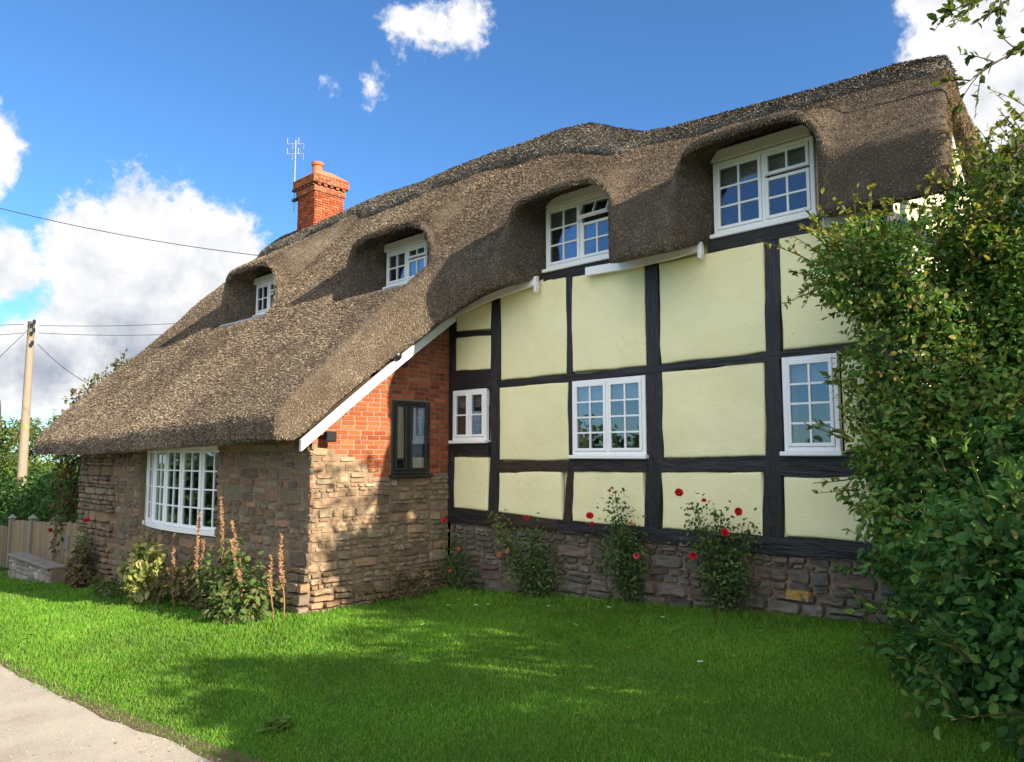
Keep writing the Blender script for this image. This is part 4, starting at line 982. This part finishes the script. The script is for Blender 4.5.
# tall tree just outside the frame on the right, with thin boughs reaching in
def tall_tree():
    x, y = site(6.1, 5.6); z0 = float(gz(x, -y)); root = empty('tree', (0, 0, 0), 'tall thin-leaved tree whose hanging twigs enter at the upper right corner', 'tree')
    tb, f = MB(), MB()
    P = np.array([(x, y, z0-.1), (x+.05, y, 1.4), (x+.1, y+.05, 3.0), (x+.05, y+.1, 4.8), (x+.15, y+.1, 6.4), (x+.1, y+.1, 7.4)])
    tube(tb, P, [.17, .15, .13, .10, .06, .02], 10)
    r = np.random.default_rng(71); crown = []
    for k in range(9):
        h = r.uniform(4.6, 6.6); b = np.array([x+.1, y+.08, h]); an = r.uniform(-.5, 2.6); e = b + np.array([math.cos(an)*1.3, abs(math.sin(an))*1.5 + .3, r.uniform(.3, 1.1)])
        br = MB(); tube(br, [b, (b+e)/2 + np.array([0, 0, .15]), e], [.04, .025, .008], 6); br.build('branch', M['bark'], root, True); crown.append((*e, .75, .75, .6))
    leaf_cloud(f, crown, 5500, .075, [(.06, .10, .025), (.085, .12, .03), (.045, .075, .02)], [.4, .3, .3], 72, shell=.2, warp=.4, gaps=.15)
    def bough(pts, seed, n):
        Q = np.array([W3(*p) for p in pts]); t = np.linspace(0, 1, len(Q)); tt = np.linspace(0, 1, 14)
        Q = np.stack([np.interp(tt, t, Q[:, i]) for i in range(3)], -1); Q[:, 2] += .03*np.sin(tt*9)
        br = MB(); tube(br, Q, np.linspace(.016, .004, 14), 6); br.build('branch', M['bark'], root, True)
        idx = r.integers(3, 14, n); sprays(f, f, Q[idx], r.normal(0, .5, (n, 3)) + (Q[13]-Q[0])/np.linalg.norm(Q[13]-Q[0])*.7, .32, 9, .07, [(.075, .11, .03), (.10, .13, .035), (.05, .085, .022)], seed, -.35)
    bough([(4.9, 5.6, 5.2), (4.1, 5.3, 5.35), (3.5, 5.1, 5.15), (3.05, 5.0, 4.95)], 73, 20)
    bough([(4.9, 5.6, 4.9), (4.2, 5.3, 4.95), (3.6, 5.1, 4.75), (3.15, 5.0, 4.45)], 74, 24)
    bough([(4.9, 5.7, 4.4), (4.2, 5.4, 4.35), (3.75, 5.2, 4.2), (3.45, 5.1, 3.9)], 75, 16)
    bough([(4.9, 5.7, 4.1), (4.3, 5.5, 4.1), (3.9, 5.3, 4.0), (3.6, 5.2, 3.8)], 76, 12)
    tb.build('trunk', M['bark'], root, True); f.build('crown', M['leaf'], root)
tall_tree()
def tree(name, label, x, y, h, cr, n, size, cols, seed, group=None, gaps=.1, low=.35):
    z0 = float(gz(x, -y)); root = empty(name, (0, 0, 0), label, 'tree', group); r = np.random.default_rng(seed)
    tb, f = MB(), MB()
    tube(tb, [(x, y, z0-.1), (x+.08*h/5, y, z0+h*.3), (x, y+.1, z0+h*.6), (x+.1, y, z0+h*.92)], [h*.028, h*.023, h*.015, .01], 9)
    lumps = []
    for k in range(11):
        an = r.uniform(0, 6.28); rr = cr*r.uniform(.2, .75); hh = z0 + h*r.uniform(low, .86)
        e = (x + rr*math.cos(an), y + rr*math.sin(an), hh); lumps.append((*e, cr*r.uniform(.35, .55), cr*r.uniform(.35, .55), h*r.uniform(.10, .17)))
        tube(tb, [(x, y, z0 + h*r.uniform(.2, .5)), tuple((np.array(e) + np.array([x, y, hh]))/2), e], [h*.012, h*.008, .01], 6)
    leaf_cloud(f, lumps, n, size, cols, [1/len(cols)]*len(cols), seed, shell=.3, warp=.35, gaps=gaps)
    tb.build('trunk', M['bark'], root, True); f.build('crown', M['leaf'], root)
TG = [(.06, .10, .02), (.085, .13, .028), (.042, .075, .018), (.10, .14, .035)]
# the garden trees out of frame to the right that throw the shade on the lawn
for i, (x, v, h, cr, lw) in enumerate(((11.5, -2.2, 5.8, 1.9, .12), (11.4, .5, 4.6, 1.7, .10), (11.2, 2.4, 3.9, 1.1, .10), (9.6, 3.3, 3.4, 1.0, .12), (8.9, 4.2, 2.2, .8, .12))):
    tree('tree', ['out-of-frame round garden tree behind the gable to the right', 'out-of-frame bushy garden tree right of the tall shrub', 'out-of-frame narrow garden tree by the lane right of the lawn', 'out-of-frame small bushy garden tree right of the broad-leaved shrub', 'out-of-frame lowest garden bush at right, nearest the lane'][i], x, -v, h, cr, 9000, .12, TG, 300+i, 'garden trees to the right', gaps=.25, low=lw)
# left: trees beyond the garden
BG = [(.075, .125, .025), (.11, .16, .03), (.055, .09, .02), (.13, .17, .04)]
for i, (X, D, h, cr, lb) in enumerate(((-23.0, 33, 6.6, 3.2, 'pale green feathery tree at the left edge behind the pole'), (-18.6, 36, 5.8, 2.6, 'rounded green tree right of the utility pole beyond the hedge'), (-27., 40, 7.5, 3.6, 'further tree behind the pale feathery one'), (-15.5, 33, 3.9, 2.4, 'low bushy tree half hidden by the thatched eaves'))):
    x, y = site(X, D); tree('background_tree', lb, x, y, h, cr, 11000, .20, BG, 330+i, 'trees beyond the garden', gaps=.2, low=.2)
HG = [(-9.6 - 2.1*k, .95 + .03*k, .12 - .012*k, 1.5, 1.15, 1.32 + .10*math.sin(k*2.3)) for k in range(11)] + [(-10 - 2.3*k, .8, -.6, 1.5, 1.1, .9) for k in range(10)]
shrub_obj('laurel_hedge', 'dense glossy dark green laurel hedge behind the wooden fence', 'hedge', HG, 24000, .17, [(.035, .085, .018), (.05, .11, .022), (.028, .065, .015), (.08, .15, .03)], [.35, .3, .25, .1], 81, shell=.45, warp=.2)
# creeper peeping over the left verge of the thatch
cp = empty('creeper', (0, 0, 0), 'reddish green creeper peeping over the left edge of the thatch', 'creeper'); f, sb = MB(), MB()
CL = [(-10.0, -1.9, 3.05, .22, .3, .28), (-10.05, -1.5, 3.5, .2, .3, .25), (-9.98, -1.1, 3.9, .18, .3, .2), (-10.1, -2.2, 2.6, .2, .3, .3), (-10.15, -2.0, 1.6, .25, .4, .9), (-10.1, -1.9, .5, .25, .4, .9)]
leaf_cloud(f, CL, 1900, .10, [(.10, .13, .035), (.16, .06, .035), (.13, .12, .05), (.07, .10, .03)], [.35, .2, .2, .25], 91, shell=.2, warp=.4)
sprays(f, f, [np.array(CL[i % 3][:3]) for i in range(14)], [rng.normal(0, .6, 3) + np.array([0, 0, .9]) for _ in range(14)], .45, 6, .09, [(.12, .15, .04), (.15, .10, .04)], 92, .1)
tube(sb, [(-10.1, -2.0, -.8), (-10.15, -1.9, 1.2), (-10.1, -1.7, 2.6), (-10.0, -1.3, 3.7)], [.03, .025, .02, .01], 6, (.1, .08, .05))
f.build('foliage', M['leaf'], cp); sb.build('stem', M['stem'], cp)

hl = [(-34 + 2.6*k, -13.2 - .3*math.sin(k*1.9), 1.0 + .25*math.sin(k*2.7), 1.8, 1.2, 1.7 + .3*math.sin(k*1.3)) for k in range(16)]
shrub_obj('lane_hedge', 'tall field hedge on the far side of the lane, behind the viewpoint', 'hedge', hl, 16000, .30, [(.05, .09, .022), (.07, .12, .028), (.038, .07, .02)], [.4, .3, .3], 83, shell=.5, warp=.2)
# ---- roses and bed plants -------------------------------------------------------
def rose_bloom(parent, p, r, col, seed):
    q = np.random.default_rng(seed); mb = MB(); AX = np.array(Vector((.45+q.normal(0, .3), -.75, .55+q.normal(0, .2))).to_track_quat('Z', 'Y').to_matrix())
    for ring, (k, lean, s) in enumerate(((5, .25, .55), (6, .65, .85), (7, 1.1, 1.0))):
        for i in range(k):
            a = i/k*6.283 + ring*.5 + q.normal(0, .15); h = np.array([math.cos(a), math.sin(a), 0]); upv = np.array([0, 0, 1.])
            d = h*math.sin(lean) + upv*math.cos(lean); t = np.cross(h, upv); d, t, h = AX @ d, AX @ t, AX @ h
            W = r*s; V = []
            for (aa, bb, cc) in ((-.25, .1, 0), (.25, .1, 0), (.55, .6, .1), (.35, 1., -.08), (-.35, 1., -.08), (-.55, .6, .1), (0, .55, -.12)):
                V.append(np.array(p) + t*aa*W + d*bb*W + h*(cc+.12)*W)
            c = np.array(col)*q.uniform(.7, 1.25)
            mb.add(V, [(0, 1, 6), (1, 2, 6), (2, 3, 6), (3, 4, 6), (4, 5, 6), (5, 0, 6)], np.clip(c, 0, 1))
    return mb.build('flower', M['petal'], parent)
RED = (.55, .012, .03); PINK = (.62, .18, .17); CORAL = (.55, .12, .07)
ROSEG = [(.06, .115, .034), (.08, .14, .036), (.042, .085, .028), (.11, .16, .045)]
def rose(label, u, v, tips, blooms, n, seed, group='climbing roses along the plinth', lit=None):
    z0 = float(gz(u, v)); root = empty('rose_bush', (u, -v, z0), label, 'rose', group)
    f = MB(); r = np.random.default_rng(seed)
    for (du, dv, h) in tips:
        b = np.array([r.normal(0, .05), r.normal(0, .03), -.03]); e = np.array([du, -dv, h]); mid = (b+e)/2 + np.array([r.normal(0, .05), r.normal(0, .03), .05])
        t = np.linspace(0, 1, 10)[:, None]; P = (1-t)**2*b + 2*t*(1-t)*mid + t*t*e
        sb = MB(); tube(sb, P, np.linspace(.010, .003, 10), 5, (.075, .07, .035)); sb.build('stem', M['stem'], root, True)
        m = int(1.45*n*h/len(tips)); tt = r.beta(2.2, 1.5, m); Q = np.stack([np.interp(tt, t[:, 0], P[:, i]) for i in range(3)], -1) + r.normal(0, 1, (m, 3))*np.array([.09, .05, .07])
        Q[:, 1] = np.minimum(Q[:, 1], v - .06)
        c = np.array(ROSEG)[r.integers(0, 4, m)]*r.uniform(.7, 1.3, (m, 1))
        if lit and (du, dv, h) == lit: c = c*np.array([1.5, 1.4, 1.1])  # this cane's leaves get a brighter colour, painted as if sunlit
        scatter(f, LEAF_V, LEAF_F, Q, frames(r.normal(0, 1, (m, 3)), np.array([0, -.5, .7]) + r.normal(0, .4, (m, 3))), r.uniform(.03, .06, m), c)
    f.build('foliage', M['leaf'], root)
    for i, (du, dv, h, rad, c) in enumerate(blooms):
        rose_bloom(root, (du, -dv, h), rad*.85, c, seed+i)
    return root
rose('low rose bush with one red bloom in the inner corner by the brick wall', .45, .22, [(-.2, .1, .55), (.0, .12, .85), (.25, .05, .5), (-.45, .1, .38), (.1, .15, .6), (.4, .1, .3)], [(-.12, .18, .98, .05, RED), (.13, .14, .62, .028, CORAL), (.02, .2, .33, .026, CORAL)], 750, 401)
rose('wide rose bush below the brown sill with a shoot at its left painted brighter as if sunlit', 1.9, .22, [(-.75, .03, 1.02), (-.45, .1, .7), (-.1, .1, .85), (.05, .05, .9), (.2, .12, .55), (-.2, .15, .45), (.35, .12, .35), (-.5, .1, .4)], [(-.08, .14, 1.0, .036, RED), (-.5, .2, .52, .034, CORAL), (-.36, .2, .57, .028, PINK)], 1700, 402, lit=(-.75, .03, 1.02))
rose('upright rose bush with pink buds at its top, left of the wide post', 3.2, .2, [(-.12, .05, 1.25), (.0, .08, .95), (.12, .1, .7), (-.28, .08, .8), (.1, .1, .9), (-.05, .15, .5)], [(-.40, .16, .98, .055, RED), (-.36, .17, .90, .03, RED), (-.16, .1, 1.27, .026, PINK), (-.08, .1, 1.26, .022, CORAL), (.16, .15, .93, .026, PINK), (.26, .2, .60, .042, (.6, .08, .12))], 1300, 403)
rose('spreading rose bush with several red blooms nearest the big shrub', 4.35, .2, [(-.3, .05, 1.1), (.05, .06, 1.05), (.35, .06, .95), (.1, .1, .7), (-.15, .12, .6), (.25, .12, .5), (-.05, .1, .85), (.2, .1, .35)], [(-.40, .12, 1.2, .055, RED), (-.12, .1, 1.13, .032, RED), (.26, .12, 1.04, .05, RED), (.14, .17, .83, .05, RED), (-.20, .2, .58, .045, RED), (-.28, .1, 1.04, .02, CORAL)], 1500, 404)
rose('straggling dry rose on the left stone pier with one red bloom', -7.75, 2.42, [(.25, .05, 1.1), (-.15, .05, .9), (.05, .1, .75), (.35, .08, .95), (-.3, .1, .5)], [(.55, .12, 1.24, .075, RED), (-.9, .3, .98, .05, (.3, .01, .02))], 620, 405, group='climbing roses along the walls')
# bed plants under the bow window
def bedplant(name, label, u, v, lumps, n, size, cols, seed, group=None, cat='plant'):
    z0 = float(gz(u, v)); root = empty(name, (0, 0, 0), label, cat, group); f = MB()
    L = [(u+a, -(v+b), z0+c, d, e, g) for a, b, c, d, e, g in lumps]
    leaf_cloud(f, L, n, size, cols, [1/len(cols)]*len(cols), seed, shell=.2, warp=.35, droop=.5)
    stems_to(root, (u, -v, z0-.03), [l[:3] for l in L], .012, .005, seed, (.10, .10, .04))
    f.build('foliage', M['leaf'], root)
YEL = [(.30, .29, .09), (.22, .24, .06), (.13, .17, .04), (.36, .33, .14)]
bedplant('hydrangea', 'yellowing leafy plant with pale flower heads left of the dried stalks', -3.75, 2.78, [(-.35, 0, .38, .26, .2, .24), (.15, 0, .58, .26, .2, .27), (.15, .05, .3, .36, .22, .27), (.05, 0, .75, .16, .14, .16)], 760, .12, YEL, 421)
DRY = [(.13, .10, .05), (.19, .12, .07), (.10, .11, .04), (.08, .12, .035)]
bedplant('withered_plant', 'brown withered perennial at the foot of the left pier', -7.3, 2.55, [(-.15, 0, .3, .3, .2, .3), (.1, 0, .55, .22, .15, .25), (.2, .05, .2, .3, .2, .2)], 520, .11, [(.13, .09, .05), (.17, .12, .06), (.09, .075, .04)], 422)
bedplant('withered_plant', 'bed of browning foliage around the dried stalks under the bow window', -2.15, 2.72, [(-.5, 0, .3, .4, .25, .3), (0, .05, .35, .4, .25, .3), (.4, 0, .3, .35, .25, .3), (-.9, .05, .2, .3, .2, .2)], 900, .10, DRY, 423)
bedplant('leafy_plant', 'green leafy perennial right of the dried stalks near the stone corner', -.75, 2.78, [(-.55, 0, .45, .35, .25, .35), (0, 0, .35, .4, .28, .35), (.35, .05, .25, .35, .25, .25), (-.15, 0, .68, .18, .15, .26), (.0, .15, .15, .55, .3, .18)], 1250, .085, [(.07, .12, .03), (.10, .16, .04), (.05, .085, .022), (.14, .13, .05)], 424)
bedplant('leafy_plant', 'low green weeds at the foot of the wing wall left of the yellow plant', -5.2, 2.7, [(-.4, 0, .1, .4, .2, .14), (.3, .05, .1, .4, .2, .14)], 420, .08, [(.07, .11, .03), (.09, .13, .04)], 425)
bedplant('withered_plant', 'tangle of dry twiggy growth along the foot of the brick wall', .22, .95, [(0, -.35, .2, .13, .3, .22), (0, .1, .22, .13, .3, .24), (0, .5, .12, .12, .25, .12)], 330, .06, [(.13, .09, .05), (.10, .11, .035), (.16, .12, .06)], 426)
# tall dried flower stalks
STK = [(-2.75, 2.74, 1.0, -.05, 'short leaning dried stalk, leftmost in front of the bow window'), (-2.05, 2.72, 1.32, -.04, 'tall rusty dried stalk left of the tallest one'), (-1.85, 2.8, .95, .10, 'short rusty stalk just right of the left tall one'), (-1.35, 2.72, 1.48, -.06, 'tallest rusty dried stalk below the bow window right end'),
       (-.75, 2.74, 1.15, -.26, 'dried stalk leaning left over the green plant'), (-.5, 2.85, .92, -.34, 'low rusty stalk leaning hard left in the green plant'), (.12, 2.66, .98, -.10, 'thin brown stalk nearest the stone corner'), (-.02, 2.72, .74, -.12, 'short thin stalk left of the corner one'), (-2.4, 2.87, .62, -.25, 'lowest bent rusty stalk in the bed'), (-4.9, 2.40, 1.75, .05, 'tall bare brown stem against the wall left of the bow window')]
for i, (u, v, h, lean, lb) in enumerate(STK):
    z0 = float(gz(u, v)); o = empty('flower_stalk', (u, -v, z0), lb, 'flower stalk', 'dried flower stalks by the bow window'); r = np.random.default_rng(500+i)
    sb, pd = MB(), MB(); t = np.linspace(0, 1, 12); P = np.stack([lean*h*t**1.5 + .015*np.sin(t*7+i), .01*np.cos(t*5+i), h*t], -1)
    tube(sb, P, np.linspace(.011, .004, 12), 5, (.20, .12, .06)); sb.build('stem', M['stem'], o)
    if i < 9:
        m = int(130*h); tt = r.uniform(.36, .99, m); Q = np.stack([np.interp(tt, t, P[:, k]) for k in range(3)], -1); an = r.uniform(0, 6.28, m)
        d = np.stack([np.cos(an), np.sin(an), r.uniform(.2, .9, m)], -1)
        pod = [(0, 0, 0), (.3, .4, 0), (0, .4, .3), (-.3, .4, 0), (0, .4, -.3), (0, 1, 0)]; pf = [(0, 1, 2), (0, 2, 3), (0, 3, 4), (0, 4, 1), (5, 2, 1), (5, 3, 2), (5, 4, 3), (5, 1, 4)]
        c = np.array([(.27, .145, .07), (.20, .115, .06), (.33, .20, .11)])[r.integers(0, 3, m)]
        scatter(pd, pod, pf, Q, frames(d, np.tile([0, 0, 1.], (m, 1)) + r.normal(0, .1, (m, 3))), r.uniform(.028, .05, m)*(1.25 - .5*tt), c); pd.build('seed_pod', M['stem'], o)
# daisies, fallen leaves, dandelion
def small_things():
    mb = MB()
    for i in range(9):
        a = i/9*6.283; d = np.array([math.cos(a), math.sin(a), .25]); t = np.array([-math.sin(a), math.cos(a), 0])
        mb.add([t*-.003 + d*.004, t*.003 + d*.004, d*.018 + t*.003, d*.018 - t*.003], [(0, 1, 2, 3)], (.8, .8, .78))
    mb.add([(.006*math.cos(a), .006*math.sin(a), .004) for a in np.linspace(0, 6.28, 8, endpoint=False)], [tuple(range(8))], (.6, .42, .05))
    tube(mb, [(0, 0, 0), (.004, 0, -.055)], .0012, 4, (.1, .17, .03))
    first = None
    for i, (u, v) in enumerate(((1.75, 1.15), (1.85, 1.05), (2.65, .72), (2.6, .85), (1.45, 1.3), (3.25, .62), (5.35, 2.35), (5.2, 1.1), (2.2, 2.3), (3.6, 1.6), (4.1, .9), (1.2, .9))):
        if first is None: first = o = mb.build('daisy', M['petal'])
        else: o = first.copy(); COL.objects.link(o)
        o.location = (u, -v, float(gz(u, v)) + .06); o.rotation_euler = (random.uniform(-.3, .3), random.uniform(-.3, .3), random.uniform(0, 6)); o.scale = (1.3,)*3
        tag(o, 'tiny white daisy in the shaded lawn before the plinth', 'daisy', 'daisies in the lawn')
    for u, v, c, lb in ((-1.75, 4.05, (.30, .11, .04), 'fallen orange-brown leaf on the sunlit lawn, the larger one'), (-2.2, 4.55, (.22, .10, .05), 'small fallen brown leaf on the sunlit lawn nearer the lane'), (4.65, 2.2, (.33, .25, .12), 'pale fallen leaf on the shaded lawn')):
        l = MB(); l.add(np.array(LEAF_V)*.11, np.array(LEAF_F), c); o = l.build('fallen_leaf', M['petal']); o.location = (u, -v, float(gz(u, v)) + .055); o.rotation_euler = (.2, .25, random.uniform(0, 6)); tag(o, lb, 'leaf', 'fallen leaves')
    u, v = 3.55, 4.62; r = np.random.default_rng(9); w = MB(); m = 26; an = r.uniform(0, 6.28, m); d = np.stack([np.cos(an), np.sin(an), r.uniform(.1, .9, m)], -1)
    scatter(w, LEAF_V, LEAF_F, np.tile([u, -v, float(gz(u, v))+.01], (m, 1)) + r.normal(0, .05, (m, 3))*np.array([1, 1, 0]), frames(d, np.tile([0, 0, 1.], (m, 1))), r.uniform(.06, .13, m), np.array([(.09, .15, .03), (.12, .19, .04)])[r.integers(0, 2, m)])
    tag(w.build('dandelion', M['leaf']), 'broad-leaved weed rosette in the lawn near the lane', 'weed')
small_things()

def gravel():
    r = np.random.default_rng(77); n = 14000
    u = r.uniform(-9, 6.2, n); e = 5.13 + np.abs(r.normal(0, .55, n)); v = np.where(r.random(n) < .35, r.uniform(5.2, 9., n), e)
    P = np.stack([u, -v, gz(u, v) + .010], -1)
    V = [(.5, 0, 0), (-.5, 0, 0), (0, .5, 0), (0, -.5, 0), (0, 0, .4)]; F = [(0, 2, 4), (2, 1, 4), (1, 3, 4), (3, 0, 4)]
    an = r.uniform(0, 6.28, n); d = np.stack([np.cos(an), np.sin(an), r.normal(0, .1, n)], -1)
    c = np.array([(.36, .31, .25), (.27, .23, .18), (.18, .15, .12), (.40, .35, .29), (.13, .11, .085)])[r.integers(0, 5, n)]
    mb = MB(); scatter(mb, V, F, P, frames(d, np.tile([0, 0, 1.], (n, 1))), r.gamma(2., .0026, n) + .002, c)
    mb.build('gravel', M['stone'], None, False, kind='stuff', label='loose pale gravel scattered along the edge of the lane')
gravel()
# ---- fence, low wall ---------------------------------------------------------------
def fence():
    root = empty('wooden_fence', (-8.75, -2.1, -.6), 'close-boarded weathered wooden fence between the cottage and the left edge', 'fence')
    b = MB(); r = random.Random(4); x = 0.
    while x > -5.35:
        w = .115; g = r.uniform(.8, 1.15); box(b, x-w+.008, x, -.012, .012, -.15 + .07*x, 1.13 + .05*x + r.uniform(-.02, .02), (.25*g, .185*g, .11*g), .004); x -= w
    for z in (.2, .85): box(b, -5.4, 0, .014, .06, z-.28, z-.20, (.17, .14, .1))
    b.build('board_panel', M['fence_wood'], root)
    for xx in (-.0, -1.8, -3.6, -5.42):
        p = MB(); box(p, xx-.06, xx+.06, -.075, .06, -.3, 1.2 + .05*xx, (.22, .19, .15), .01); p.add([(xx-.08, -.10, 1.2+.05*xx), (xx+.08, -.10, 1.2+.05*xx), (xx+.08, .08, 1.2+.05*xx), (xx-.08, .08, 1.2+.05*xx), (xx, -.01, 1.3+.05*xx)], [(0, 1, 4), (1, 2, 4), (2, 3, 4), (3, 0, 4), (3, 2, 1, 0)], (.25, .22, .18)); p.build('post', M['fence_wood'], root)
    p = MB(); box(p, -1.15, -.85, -.035, -.014, .52, .82, (.19, .18, .16), .004); p.build('name_plate', M['fence_wood'], root)
    gt = empty('garden_gate', (-14.35, -2.15, -.98), 'dark boarded wooden gate left of the capped fence post', 'gate')
    b = MB(); x = 0.
    while x > -2.4: b_ = r.uniform(.8, 1.1); box(b, x-.095, x, -.012, .012, .06, 1.08, (.19*b_, .14*b_, .08*b_), .004); x -= .10
    b.build('board_panel', M['fence_wood'], gt)
    b = MB(); box(b, -2.45, 0, .014, .05, .15, .25, (.13, .10, .07)); box(b, -2.45, 0, .014, .05, .85, .95, (.13, .10, .07)); b.build('rail', M['fence_wood'], gt)
    lw = MB(); z0 = -.70
    box(lw, -11.95, -8.85, -2.62, -2.36, -1.3, -.36, (.3, .25, .2)); low = lw.build('low_stone_wall', M['mortar']); tag(low, 'low grey rubble wall with flat coping in front of the wooden fence', 'wall')
    s = MB(); masonry(s, p_front(2.62), -11.95, -8.83, lambda s: .07*s-.12, lambda s: -.37, 'stone', 71, None, [(.34, .31, .27), (.40, .37, .33), (.28, .25, .22), (.24, .2, .17)]); s.build('stone_facing', M['stone'], low)
    s = MB(); x = -12.0
    while x < -8.9: w = r.uniform(.35, .6); box(s, x, min(x+w-.01, -8.8), -2.68, -2.32, -.355, -.30 + r.uniform(-.01, .01), (.24, .21, .18), .012); x += w
    s.build('coping', M['stone'], low)
fence()
